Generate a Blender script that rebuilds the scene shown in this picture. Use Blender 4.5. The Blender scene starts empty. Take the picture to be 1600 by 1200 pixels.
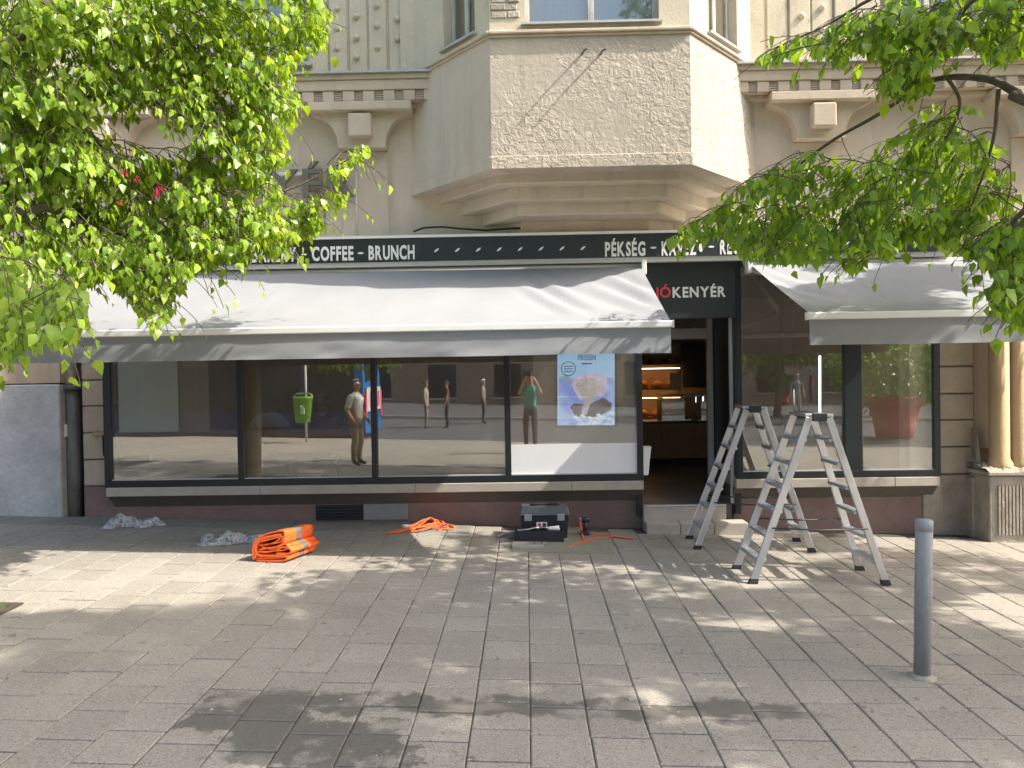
import bpy, bmesh, math, random
import numpy as np
from mathutils import Matrix, Vector, noise

# ------------------------------------------------------------------ camera, world, sun, exposure
S = bpy.context.scene
COL = S.collection
R_ = math.radians
F = 1200.0; H = 1.79
CAMR = Matrix.Rotation(R_(1.07), 3, 'Z') @ Matrix.Rotation(R_(90 - 0.76), 3, 'X') @ Matrix.Rotation(R_(-0.93), 3, 'Z')
cd = bpy.data.cameras.new('camera'); cam = bpy.data.objects.new('camera', cd); COL.objects.link(cam)
cam.matrix_world = Matrix.Translation((0, 0, H)) @ CAMR.to_4x4()
cd.sensor_width = 36; cd.lens = 36 * F / 1600; cd.clip_end = 2000; cd.clip_start = 0.05
S.camera = cam

SUN = Vector((1.02, -0.22, 1.0)).normalized()
wd = bpy.data.worlds.new('World'); S.world = wd; wd.use_nodes = True
wn = wd.node_tree.nodes
sky = wn.new('ShaderNodeTexSky'); sky.sky_type = 'NISHITA'; sky.sun_disc = False
sky.sun_elevation = math.asin(SUN.z); sky.sun_rotation = math.atan2(SUN.x, SUN.y)
sky.air_density = 1.0; sky.dust_density = 4.0; sky.ozone_density = 0.6
wd.node_tree.links.new(sky.outputs[0], wn['Background'].inputs[0])
wn['Background'].inputs[1].default_value = 0.15
sl = bpy.data.lights.new('sun', 'SUN'); sl.energy = 2.7; sl.angle = R_(0.53); sl.color = (1.0, 0.94, 0.84)
so = bpy.data.objects.new('sun', sl); COL.objects.link(so); so.location = (10, -2, 15)
so.rotation_euler = SUN.to_track_quat('Z', 'Y').to_euler()
S.view_settings.view_transform = 'Standard'; S.view_settings.look = 'None'
S.view_settings.exposure = 1.75; S.view_settings.gamma = 1.0

rnd = random.Random(7)
rng = np.random.default_rng(11)

# ------------------------------------------------------------------ photo pixel -> place on a known plane
def ray(px, py): return CAMR @ Vector(((px - 800) / F, (600 - py) / F, -1))
def W(px, py, Y):
    d = ray(px, py); t = Y / d.y
    return Vector((d.x * t, Y, H + d.z * t))
def XW(px, Y, py=590): return W(px, py, Y).x
def ZW(py, Y, px=822): return W(px, py, Y).z
def gz(x, y): return -0.032 * max(-9, min(9, x)) + 0.010 * max(-3.3, min(8.6, y))
def G(px, py):
    d = ray(px, py); t = 5.0
    for _ in range(30):
        p = Vector((0, 0, H)) + d * t
        t = (gz(p.x, p.y) - H) / d.z
    p = Vector((0, 0, H)) + d * t
    return Vector((p.x, p.y, gz(p.x, p.y)))
CI = CAMR.inverted()
def proj(p):
    q = CI @ (Vector(p) - Vector((0, 0, H)))
    if q.z > -0.05: return (-9999, -9999)
    return (800 + F * q.x / -q.z, 600 - F * q.y / -q.z)

# ------------------------------------------------------------------ materials
MATS = {}
def nt(m):
    m.use_nodes = True
    return m.node_tree, m.node_tree.nodes, m.node_tree.links
def mat(name, col, rough=0.7, var=0.12, vs=4.0, bump=0.0, bs=60.0, metal=0.0, col2=None, spec=0.5, emis=None, es=1.0, rand=0.0, stretch=None, detail=6, patch=None):
    """colour with two scales of mottling, fine relief and, for alike pieces, a shift from piece to piece"""
    if name in MATS: return MATS[name]
    m = bpy.data.materials.new(name); t, n, l = nt(m); b = n['Principled BSDF']
    geo = n.new('ShaderNodeNewGeometry')
    mp = n.new('ShaderNodeMapping'); l.new(geo.outputs['Position'], mp.inputs[0])
    if stretch: mp.inputs['Scale'].default_value = stretch
    n1 = n.new('ShaderNodeTexNoise'); n1.inputs['Scale'].default_value = vs; n1.inputs['Detail'].default_value = detail; n1.inputs['Roughness'].default_value = 0.65
    n2 = n.new('ShaderNodeTexNoise'); n2.inputs['Scale'].default_value = vs * 9; n2.inputs['Detail'].default_value = 4
    l.new(mp.outputs[0], n1.inputs[0]); l.new(mp.outputs[0], n2.inputs[0])
    ad = n.new('ShaderNodeMath'); ad.operation = 'MULTIPLY_ADD'; ad.inputs[1].default_value = 0.35
    l.new(n2.outputs[0], ad.inputs[0]); l.new(n1.outputs[0], ad.inputs[2])
    mr = n.new('ShaderNodeMapRange'); mr.inputs[1].default_value = 0.42; mr.inputs[2].default_value = 0.92; l.new(ad.outputs[0], mr.inputs[0])
    mx = n.new('ShaderNodeMix'); mx.data_type = 'RGBA'; l.new(mr.outputs[0], mx.inputs[0])
    c2 = col2 or tuple(min(1, c * (1 + var)) for c in col)
    c1 = tuple(c * (1 - var) for c in col) if not col2 else col
    mx.inputs[6].default_value = (*c1, 1); mx.inputs[7].default_value = (*c2, 1)
    out = mx.outputs[2]
    if patch:   # stains, or the film's painted dark folds, of their own shape: (scale, threshold, colour)
        pn = n.new('ShaderNodeTexNoise'); pn.inputs['Scale'].default_value = patch[0]; pn.inputs['Detail'].default_value = 8; pn.inputs['Roughness'].default_value = .7
        l.new(mp.outputs[0], pn.inputs[0])
        pr = n.new('ShaderNodeMapRange'); pr.inputs[1].default_value = patch[1]; pr.inputs[2].default_value = patch[1] + 0.12; l.new(pn.outputs[0], pr.inputs[0])
        px = n.new('ShaderNodeMix'); px.data_type = 'RGBA'; l.new(pr.outputs[0], px.inputs[0]); l.new(out, px.inputs[6]); px.inputs[7].default_value = (*patch[2], 1)
        out = px.outputs[2]
    if name.startswith(('stucco', 'plaster')):   # rain streaks and soot
        sm_ = n.new('ShaderNodeMapping'); sm_.inputs['Scale'].default_value = (5, 5, .45); l.new(geo.outputs['Position'], sm_.inputs[0])
        sn = n.new('ShaderNodeTexNoise'); sn.inputs['Scale'].default_value = 1.0; sn.inputs['Detail'].default_value = 7; sn.inputs['Roughness'].default_value = .7; l.new(sm_.outputs[0], sn.inputs[0])
        sr = n.new('ShaderNodeMapRange'); sr.inputs[1].default_value = .50; sr.inputs[2].default_value = .72; sr.inputs[4].default_value = .45; l.new(sn.outputs[0], sr.inputs[0])
        sx_ = n.new('ShaderNodeMix'); sx_.data_type = 'RGBA'; l.new(sr.outputs[0], sx_.inputs[0]); l.new(out, sx_.inputs[6]); sx_.inputs[7].default_value = (col[0] * .62, col[1] * .62, col[2] * .62, 1); out = sx_.outputs[2]
    if rand:
        oi = n.new('ShaderNodeObjectInfo'); rr = n.new('ShaderNodeMapRange')
        rr.inputs[3].default_value = 1 - rand; rr.inputs[4].default_value = 1 + rand; l.new(oi.outputs['Random'], rr.inputs[0])
        hv = n.new('ShaderNodeHueSaturation'); l.new(rr.outputs[0], hv.inputs['Value']); l.new(out, hv.inputs['Color']); out = hv.outputs[0]
    l.new(out, b.inputs['Base Color'])
    b.inputs['Roughness'].default_value = rough; b.inputs['Metallic'].default_value = metal
    b.inputs['Specular IOR Level'].default_value = spec
    if bump:
        n3 = n.new('ShaderNodeTexNoise'); n3.inputs['Scale'].default_value = bs; n3.inputs['Detail'].default_value = 8; n3.inputs['Roughness'].default_value = .6; l.new(mp.outputs[0], n3.inputs[0])
        bp = n.new('ShaderNodeBump'); bp.inputs['Strength'].default_value = bump; bp.inputs['Distance'].default_value = 0.02
        l.new(n3.outputs[0], bp.inputs['Height']); l.new(bp.outputs[0], b.inputs['Normal'])
    if bump >= 1 and 'stucco' in name:   # rough cast, with trowelled smooth patches
        mk = n.new('ShaderNodeTexNoise'); mk.inputs['Scale'].default_value = 1.1; mk.inputs['Detail'].default_value = 3; l.new(mp.outputs[0], mk.inputs[0])
        m2 = n.new('ShaderNodeMapRange'); m2.inputs[1].default_value = .40; m2.inputs[2].default_value = .52; m2.inputs[3].default_value = .25; m2.inputs[4].default_value = 1.0; l.new(mk.outputs[0], m2.inputs[0]); l.new(m2.outputs[0], bp.inputs['Strength'])
        bp.inputs['Distance'].default_value = .036; n3.inputs['Roughness'].default_value = .62; n3.inputs['Distortion'].default_value = .6
    if emis: b.inputs['Emission Color'].default_value = (*emis, 1); b.inputs['Emission Strength'].default_value = es
    MATS[name] = m; return m
def glass(name, base=0.2, tint=(1, 1, 1), rough=0.0, haze=0.10):
    if name in MATS: return MATS[name]
    m = bpy.data.materials.new(name); t, n, l = nt(m); n.remove(n['Principled BSDF']); o = n['Material Output']
    tr = n.new('ShaderNodeBsdfTransparent'); tr.inputs[0].default_value = (*tint, 1)
    gl = n.new('ShaderNodeBsdfGlossy'); gl.inputs['Roughness'].default_value = rough; gl.inputs[0].default_value = (.93, .97, .95, 1)
    fr = n.new('ShaderNodeFresnel'); fr.inputs[0].default_value = 1.5
    ad = n.new('ShaderNodeMath'); ad.operation = 'ADD'; ad.use_clamp = True; ad.inputs[1].default_value = base; l.new(fr.outputs[0], ad.inputs[0])
    # the float glass is not perfectly flat
    geo = n.new('ShaderNodeNewGeometry'); nz = n.new('ShaderNodeTexNoise'); nz.inputs['Scale'].default_value = 1.3; nz.inputs['Detail'].default_value = 1; l.new(geo.outputs['Position'], nz.inputs[0])
    bp = n.new('ShaderNodeBump'); bp.inputs['Strength'].default_value = 0.012; bp.inputs['Distance'].default_value = 0.05; l.new(nz.outputs[0], bp.inputs['Height']); l.new(bp.outputs[0], gl.inputs['Normal'])
    mx = n.new('ShaderNodeMixShader'); l.new(ad.outputs[0], mx.inputs[0]); l.new(tr.outputs[0], mx.inputs[1]); l.new(gl.outputs[0], mx.inputs[2])
    df = n.new('ShaderNodeBsdfDiffuse'); df.inputs[0].default_value = (.62, .50, .37, 1)     # warm haze painted over the pane to lift its darks
    dn_ = n.new('ShaderNodeTexNoise'); dn_.inputs['Scale'].default_value = 2.2; dn_.inputs['Detail'].default_value = 6; l.new(geo.outputs['Position'], dn_.inputs[0])
    dm = n.new('ShaderNodeMapRange'); dm.inputs[3].default_value = haze * .6; dm.inputs[4].default_value = haze * 1.4; l.new(dn_.outputs[0], dm.inputs[0])
    m3 = n.new('ShaderNodeMixShader'); l.new(dm.outputs[0], m3.inputs[0]); l.new(mx.outputs[0], m3.inputs[1]); l.new(df.outputs[0], m3.inputs[2]); l.new(m3.outputs[0], o.inputs[0])
    MATS[name] = m; return m
def emit(name, col, s):
    return mat(name, (0.05, 0.05, 0.05), emis=col, es=s)

STUCCO = mat('stucco_beige', (.56, .48, .385), .9, .09, 1.6, .25, 35, patch=(1.1, .60, (.49, .42, .34)))
ROUGHST = mat('stucco_rough', (.48, .42, .345), .95, .12, 2.2, 1.0, 17)
UPPER = mat('plaster_upper', (.55, .485, .36), .9, .14, 1.4, .2, 40, patch=(2.2, .6, (.40, .35, .25)))
CORN = mat('plaster_cornice', (.53, .445, .35), .9, .10, 3, .2, 50)
SALMON = mat('plaster_salmon', (.47, .36, .26), .85, .06, 2, .1, 60)
OCHRE = mat('plaster_ochre', (.52, .37, .20), .8, .12, 3, .25, 40)
GREYCEM = mat('cement_grey', (.44, .43, .42), .9, .30, 2.2, .4, 30, patch=(3, .66, (.36, .35, .335)))
STONE = mat('stone_block', (.42, .33, .24), .9, .14, 5, .6, 28, rand=.06)
PLINTH = mat('stone_plinth', (.33, .29, .235), .95, .25, 6, .7, 30, patch=(5, .6, (.2, .18, .15)))
REDBASE = mat('paint_red_brown', (.20, .13, .11), .75, .18, 3, .15, 60, patch=(4, .66, (.145, .115, .098)))
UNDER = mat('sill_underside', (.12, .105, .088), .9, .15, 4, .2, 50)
SILL = mat('sill_stone', (.40, .36, .30), .8, .10, 5, .1, 60, patch=(3, .68, (.27, .24, .2)))
BLACKM = mat('frame_black', (.012, .018, .022), .35, .1, 6)
SIGNM = mat('sign_dark', (.024, .031, .036), .42, .06, 2)
WHITE = mat('white_paint', (.78, .78, .77), .5, .04, 5)
LETW = mat('lettering_white', (.8, .8, .8), .5, .02, 5)
LETR = mat('lettering_red', (.70, .06, .09), .5, .03, 5)
LETG = mat('lettering_grey', (.14, .135, .12), .6, .1, 5)
LETD = mat('lettering_dark', (.05, .05, .05), .5, .05, 5)
ALU = mat('aluminium', (.62, .63, .65), .32, .10, 12, .06, 120, metal=.85, stretch=(1, 1, .15))
ALUW = mat('aluminium_painted', (.50, .50, .48), .4, .05, 5)
FABRIC = mat('awning_fabric', (.255, .262, .273), .9, .05, 2.5, .06, 400)
DARKPL = mat('plastic_black', (.022, .024, .030), .45, .1, 20, .1, 200)
GREYPL = mat('plastic_grey', (.28, .29, .30), .5, .1, 20)
ORANGE = mat('orange_tarp', (.80, .13, .02), .55, .08, 12, .25, 60)
ORANGE2 = mat('orange_strap', (.82, .12, .03), .6, .1, 30)
BANDG = mat('reflective_band', (.13, .115, .10), .5, .1, 12)
ZINC = mat('zinc_pipe', (.17, .165, .155), .6, .3, 8, .2, 40, metal=.3, stretch=(1, 1, .3))
PIPEPALE = mat('pipe_paint_pale', (.46, .46, .44), .7, .2, 8)
BOLL = mat('bollard_grey', (.27, .285, .29), .55, .16, 7, .25, 60, patch=(7, .60, (.16, .165, .165)), stretch=(1, 1, .35))
BARK = mat('bark', (.12, .10, .078), .95, .35, 14, 1.0, 30)
WOODD = mat('wood_dark', (.36, .20, .11), .5, .2, 4, .05, 60, stretch=(1, 1, 6))
WOODM = mat('wood_mid', (.36, .24, .13), .5, .2, 4, .05, 60, stretch=(.6, .6, 6))
INTW = mat('interior_wall', (.42, .30, .20), .8, .1, 2)
INTD = mat('interior_dark', (.05, .045, .04), .8, .1, 2)
INTF = mat('interior_floor', (.22, .17, .12), .35, .2, 3)
BEIGE = mat('interior_beige', (.60, .50, .38), .7, .06, 2)
PANEL = mat('pale_panel', (.74, .80, .76), .5, .05, 2)
CURT = mat('curtain', (.62, .69, .76), .9, .08, 3, stretch=(14, 14, .4))
BLUEW = mat('blind_blue', (.36, .44, .53), .8, .06, 3)
LEADM = mat('sheet_metal', (.44, .43, .41), .55, .15, 6, metal=.3)
RUBBER = mat('rubber', (.02, .02, .02), .8, .1, 20)
SHOPGL = glass('shop_glass', .25, (.93, .96, .95))
CLEAR = bpy.data.materials.new('glass_inside'); nt(CLEAR)[1].remove(CLEAR.node_tree.nodes['Principled BSDF'])
_t = CLEAR.node_tree.nodes.new('ShaderNodeBsdfTransparent'); CLEAR.node_tree.links.new(_t.outputs[0], CLEAR.node_tree.nodes['Material Output'].inputs[0])
UPGL = glass('upper_glass', .05, (.9, .95, .97))

# ------------------------------------------------------------------ mesh helpers
class MB:
    def __init__(s): s.v = []; s.f = []; s.m = []; s.sm = []
    def add(s, vs, fs, mi=0, smooth=False):
        o = len(s.v); s.v += [tuple(v) for v in vs]
        for f in fs: s.f.append(tuple(i + o for i in f)); s.m.append(mi); s.sm.append(smooth)
        return s
    def box(s, x0, x1, y0, y1, z0, z1, mi=0):
        if x0 > x1: x0, x1 = x1, x0
        if y0 > y1: y0, y1 = y1, y0
        if z0 > z1: z0, z1 = z1, z0
        v = [(x0, y0, z0), (x1, y0, z0), (x1, y1, z0), (x0, y1, z0), (x0, y0, z1), (x1, y0, z1), (x1, y1, z1), (x0, y1, z1)]
        return s.add(v, [(3, 2, 1, 0), (4, 5, 6, 7), (0, 1, 5, 4), (1, 2, 6, 5), (2, 3, 7, 6), (3, 0, 4, 7)], mi)
    def hexa(s, p, mi=0):   # 8 corners: bottom ring 0-3, top ring 4-7
        return s.add(p, [(3, 2, 1, 0), (4, 5, 6, 7), (0, 1, 5, 4), (1, 2, 6, 5), (2, 3, 7, 6), (3, 0, 4, 7)], mi)
    def prism(s, poly, z0, z1, mi=0):   # plan polygon, counter-clockwise seen from above
        k = len(poly); v = [(*p, z0) for p in poly] + [(*p, z1) for p in poly]
        return s.add(v, [tuple(reversed(range(k))), tuple(range(k, 2 * k))] + [(i, (i + 1) % k, k + (i + 1) % k, k + i) for i in range(k)], mi)
    def fprism(s, poly, y0, y1, mi=0):  # front polygon in x,z (ccw seen from the street), from depth y0 (front) to y1
        k = len(poly); v = [(p[0], y0, p[1]) for p in poly] + [(p[0], y1, p[1]) for p in poly]
        return s.add(v, [tuple(range(k)), tuple(reversed(range(k, 2 * k)))] + [(i, k + i, k + (i + 1) % k, (i + 1) % k) for i in range(k)], mi)
    def tube(s, pts, rad, n=8, mi=0, cap=True, flat=1.0):
        pts = [Vector(p) for p in pts]; k = len(pts)
        rad = [rad] * k if not hasattr(rad, '__len__') else rad
        up = None; v = []
        for i, p in enumerate(pts):
            d = (pts[min(i + 1, k - 1)] - pts[max(i - 1, 0)]).normalized()
            if up is None: up = Vector((0, 0, 1)) if abs(d.z) < .9 else Vector((1, 0, 0))
            a = d.cross(up)
            if a.length < 1e-4: a = d.cross(Vector((0, 1, .3)))
            a.normalize(); b = a.cross(d).normalized(); up = b
            for j in range(n):
                t = 2 * math.pi * j / n
                v.append(p + (a * math.cos(t) + b * math.sin(t) * flat) * rad[i])
        f = [(i * n + j, i * n + (j + 1) % n, (i + 1) * n + (j + 1) % n, (i + 1) * n + j) for i in range(k - 1) for j in range(n)]
        s.add(v, f, mi, True)
        if cap:
            o = len(s.v) - k * n
            s.f += [tuple(o + j for j in reversed(range(n))), tuple(o + (k - 1) * n + j for j in range(n))]; s.m += [mi, mi]; s.sm += [False, False]
        return s
    def lathe(s, prof, c=(0, 0, 0), n=20, mi=0):
        v = []; k = len(prof)
        for r, z in prof:
            for j in range(n):
                t = 2 * math.pi * j / n; v.append((c[0] + r * math.cos(t), c[1] + r * math.sin(t), c[2] + z))
        f = [(i * n + j, i * n + (j + 1) % n, (i + 1) * n + (j + 1) % n, (i + 1) * n + j) for i in range(k - 1) for j in range(n)]
        s.add(v, f, mi, True)
        o = len(s.v) - k * n
        s.f += [tuple(o + j for j in reversed(range(n))), tuple(o + (k - 1) * n + j for j in range(n))]; s.m += [mi, mi]; s.sm += [False, False]
        return s
    def mesh(s, name, mats, org=(0, 0, 0), bevel=0):
        me = bpy.data.meshes.new(name)
        o = Vector(org)
        me.from_pydata([Vector(v) - o for v in s.v], [], s.f)
        for mm in (mats if isinstance(mats, (list, tuple)) else [mats]): me.materials.append(mm)
        me.polygons.foreach_set('material_index', s.m); me.polygons.foreach_set('use_smooth', s.sm)
        if bevel:
            bm = bmesh.new(); bm.from_mesh(me)
            es = [e for e in bm.edges if len(e.link_faces) == 2 and e.calc_face_angle(0) > .6 and not (e.link_faces[0].smooth and e.link_faces[1].smooth)]
            bmesh.ops.bevel(bm, geom=es, offset=bevel, segments=1, affect='EDGES', clamp_overlap=True)
            bm.to_mesh(me); bm.free()
        me.update(); return me
    def build(s, name, mats, parent=None, org=None, bevel=0):
        if org is None: org = ORG.get(parent.name, (0, 0, 0)) if parent else (0, 0, 0)
        ob = bpy.data.objects.new(name, s.mesh(name, mats, org, bevel)); COL.objects.link(ob)
        if parent: ob.parent = parent; ORG[ob.name] = org
        else: ob.location = org; ORG[ob.name] = org
        return ob
ORG = {}
def thing(name, label, cat, loc=(0, 0, 0), group=None, rotz=0):
    o = bpy.data.objects.new(name, None); COL.objects.link(o); o.empty_display_size = .1
    o.location = loc; o.rotation_euler = (0, 0, rotz); o['label'] = label; o['category'] = cat
    if group: o['group'] = group
    ORG[o.name] = tuple(loc); return o
def tag(o, label, cat, group=None):
    o['label'] = label; o['category'] = cat
    if group: o['group'] = group
    return o
def struct(o): o['kind'] = 'structure'; return o
def copy_tree(o, parent=None):
    c = o.copy(); COL.objects.link(c)
    if parent: c.parent = parent
    for ch in list(o.children): copy_tree(ch, c)
    return c
def B(x0, x1, y0, y1, z0, z1): return MB().box(x0, x1, y0, y1, z0, z1)

def glyph(ch, off):
    c = bpy.data.curves.new('glyph', 'FONT'); c.body = ch; c.size = 1; c.offset = off; c.resolution_u = 3
    o = bpy.data.objects.new('glyph', c); COL.objects.link(o)
    bpy.context.view_layer.update()
    me = bpy.data.meshes.new_from_object(o.evaluated_get(bpy.context.evaluated_depsgraph_get()))
    vs = [v.co.copy() for v in me.vertices]; fs = [tuple(p.vertices) for p in me.polygons]
    bpy.data.objects.remove(o); bpy.data.curves.remove(c); bpy.data.meshes.remove(me)
    return vs, fs
GL = {}
def letters(text, x0, x1, zb, cap, y, th, off=.02, gap=.10):
    """list of (char, MB): letters standing on a baseline zb, cap height cap, filling x0..x1, front at y, th deep"""
    for ch in set(text + 'H'):
        if ch != ' ' and (ch, off) not in GL: GL[(ch, off)] = glyph(ch, off)
    hh = max(v.y for v in GL[('H', off)][0]) - min(v.y for v in GL[('H', off)][0]); base = min(v.y for v in GL[('H', off)][0])
    ws = []
    for ch in text:
        if ch == ' ': ws.append((0, .35)); continue
        g = GL[(ch, off)][0]; a = min(v.x for v in g); b = max(v.x for v in g); ws.append((a, b - a))
    tot = sum(w for _, w in ws) + gap * (len(text) - 1)
    sx = (x1 - x0) / tot; sz = cap / hh; x = 0; out = []
    for ch, (a, w) in zip(text, ws):
        if ch != ' ':
            vs, fs = GL[(ch, off)]; k = len(vs); mb = MB()
            P = [(x0 + (x + v.x - a) * sx, zb + (v.y - base) * sz) for v in vs]
            V = [(p[0], y, p[1]) for p in P] + [(p[0], y + th, p[1]) for p in P]
            fl = []
            from collections import Counter
            ed = Counter()
            for f in fs:
                for i in range(len(f)): ed[(f[i], f[(i + 1) % len(f)])] += 1
            for f in fs: fl.append(f); fl.append(tuple(k + i for i in reversed(f)))
            for (i, j) in ed:
                if (j, i) not in ed: fl.append((i, k + i, k + j, j))
            mb.add(V, fl); out.append((ch, mb))
        x += w + gap
    return out

# =================================================================== THE SETTING
# ------------------------------------------------------------------ ground, road, pavement
GR = mat('ground_far', (.12, .115, .105), .95, .2, 1)
ASPH = mat('asphalt', (.085, .085, .085), .9, .25, 1.5, .5, 120)
def sheet(name, x0, x1, y0, y1, dz, m, nx=24, ny=8):
    mb = MB(); vs = []
    for j in range(ny + 1):
        for i in range(nx + 1):
            x = x0 + (x1 - x0) * i / nx; y = y0 + (y1 - y0) * j / ny; vs.append((x, y, gz(x, y) + dz))
    fs = [(j * (nx + 1) + i, j * (nx + 1) + i + 1, (j + 1) * (nx + 1) + i + 1, (j + 1) * (nx + 1) + i) for j in range(ny) for i in range(nx)]
    mb.add(vs, fs); return mb.build(name, m)
g = MB().add([(-600, -600, -.75), (600, -600, -.75), (600, 600, -.75), (-600, 600, -.75)], [(0, 1, 2, 3)]).build('ground', GR); struct(g)
struct(sheet('road', -60, 60, -15, -3.45, -.13, ASPH, 120, 4))
PAVE = mat('paving_concrete', (.29, .258, .21), .9, .2, 1.8, .5, 140)
struct(sheet('far_pavement', -60, 60, -30, -15, 0.0, ASPH, 120, 4))  # dark asphalt colour here stands in for tree shade across the road

def slab_material():
    m = bpy.data.materials.new('paving_slab_concrete'); t, n, l = nt(m); b = n['Principled BSDF']
    geo = n.new('ShaderNodeNewGeometry'); oi = n.new('ShaderNodeObjectInfo')
    def noise_(scale, detail=6, rough=.65):
        a = n.new('ShaderNodeTexNoise'); a.inputs['Scale'].default_value = scale; a.inputs['Detail'].default_value = detail; a.inputs['Roughness'].default_value = rough; l.new(geo.outputs['Position'], a.inputs[0]); return a.outputs[0]
    def rng_(s, a0, a1, b0=0, b1=1):
        r = n.new('ShaderNodeMapRange'); r.inputs[1].default_value = a0; r.inputs[2].default_value = a1; r.inputs[3].default_value = b0; r.inputs[4].default_value = b1; l.new(s, r.inputs[0]); return r.outputs[0]
    def mix_(f, a, bb):
        x = n.new('ShaderNodeMix'); x.data_type = 'RGBA'
        if hasattr(f, 'links'): l.new(f, x.inputs[0])
        else: x.inputs[0].default_value = f
        for s, k in ((a, 6), (bb, 7)):
            if hasattr(s, 'links'): l.new(s, x.inputs[k])
            else: x.inputs[k].default_value = (*s, 1)
        return x.outputs[2]
    def math_(op, a, bb):
        x = n.new('ShaderNodeMath'); x.operation = op
        for s, k in ((a, 0), (bb, 1)):
            if hasattr(s, 'links'): l.new(s, x.inputs[k])
            else: x.inputs[k].default_value = s
        return x.outputs[0]
    c = mix_(rng_(noise_(1.3), .38, .66), (.160, .144, .117), (.230, .206, .168))
    c = mix_(math_('MULTIPLY', rng_(noise_(75, 3), .40, .62), .7), c, mix_(.6, c, (.44, .40, .34)))
    c = mix_(rng_(noise_(170, 3), .40, .62), c, mix_(.55, c, (.42, .385, .335)))       # aggregate grains
    c = mix_(rng_(noise_(120, 2), .60, .68), c, (.085, .078, .066))                   # dark grains
    hv = n.new('ShaderNodeHueSaturation'); l.new(c, hv.inputs['Color']); l.new(rng_(oi.outputs['Random'], 0, 1, .92, 1.08), hv.inputs['Value']); c = hv.outputs[0]
    # dirt and spilt water, with shapes of their own
    c = mix_(math_('MULTIPLY', rng_(noise_(2.6, 9, .75), .60, .72), .45), c, (.13, .12, .10))
    sp = n.new('ShaderNodeSeparateXYZ'); l.new(geo.outputs['Position'], sp.inputs[0])
    wob = rng_(noise_(3.4, 5), 0, 1, -.22, .22); wob2 = rng_(noise_(1.7, 5), .3, .7, -.5, .5)
    yy = math_('ADD', sp.outputs['Y'], wob)
    dy = math_('ABSOLUTE', math_('SUBTRACT', yy, 4.02), 0)
    band = rng_(dy, .085, .12, 1, 0)
    xx = math_('ADD', sp.outputs['X'], wob2)
    xin = math_('MULTIPLY', rng_(xx, -1.75, -1.6), rng_(xx, 1.35, 1.6, 1, 0))
    a1 = math_('MULTIPLY', band, xin)
    dy2 = math_('ABSOLUTE', math_('SUBTRACT', math_('ADD', yy, math_('MULTIPLY', xx, .25)), 3.36), 0)
    a2 = math_('MULTIPLY', rng_(dy2, .24, .27, 1, 0), math_('MULTIPLY', rng_(xx, -1.45, -1.42), rng_(xx, -.62, -.58, 1, 0)))
    wet = math_('MULTIPLY', math_('MAXIMUM', a1, a2), rng_(noise_(3.1, 6), .36, .48))
    c = mix_(math_('MULTIPLY', rng_(noise_(11, 2), .69, .72), .5), c, (.07, .065, .058))   # gum and grease spots
    c = mix_(math_('MULTIPLY', wet, .74), c, (.075, .07, .06))
    l.new(c, b.inputs['Base Color']); l.new(rng_(wet, 0, 1, .92, .62), b.inputs['Roughness'])
    n3 = n.new('ShaderNodeTexNoise'); n3.inputs['Scale'].default_value = 150; n3.inputs['Detail'].default_value = 4; l.new(geo.outputs['Position'], n3.inputs[0])
    bp = n.new('ShaderNodeBump'); bp.inputs['Strength'].default_value = .35; bp.inputs['Distance'].default_value = .006; l.new(n3.outputs[0], bp.inputs['Height']); l.new(bp.outputs[0], b.inputs['Normal'])
    return m
SLAB = slab_material()
JOINT = mat('joint_dirt', (.075, .067, .053), .95, .3, 12, .5, 150, patch=(6, .64, (.05, .06, .03)))
walk = struct(sheet('sidewalk', -9, 9, 2.55, 8.62, -.009, JOINT, 30, 12))
struct(sheet('sidewalk_behind', -60, 60, -3.3, 2.55, -.002, PAVE, 120, 10))
struct(sheet('sidewalk_west', -60, -9, 2.55, 8.6, -.002, PAVE, 20, 4)); struct(sheet('sidewalk_east', 9, 60, 2.55, 8.6, -.002, PAVE, 20, 4))
kb = MB()
for i in range(40):
    x = -30 + i * 1.5; a, b_ = gz(x, -3.3), gz(x + 1.485, -3.3)
    kb.hexa([(x, -3.45, a - .3), (x + 1.485, -3.45, b_ - .3), (x + 1.485, -3.3, b_ - .3), (x, -3.3, a - .3), (x, -3.45, a + .004), (x + 1.485, -3.45, b_ + .004), (x + 1.485, -3.3, b_ + .004), (x, -3.3, a + .004)])
struct(kb.build('kerb', SILL))
kb = MB()
for i in range(80):
    x = -60 + i * 1.5; a, b_ = gz(x, -9), gz(x + 1.485, -9)
    kb.hexa([(x, -15.0, a - .5), (x + 1.485, -15.0, b_ - .5), (x + 1.485, -14.85, b_ - .5), (x, -14.85, a - .5), (x, -15.0, a + .004), (x + 1.485, -15.0, b_ + .004), (x + 1.485, -14.85, b_ + .004), (x, -14.85, a + .004)])
struct(kb.build('far_kerb', SILL))

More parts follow.
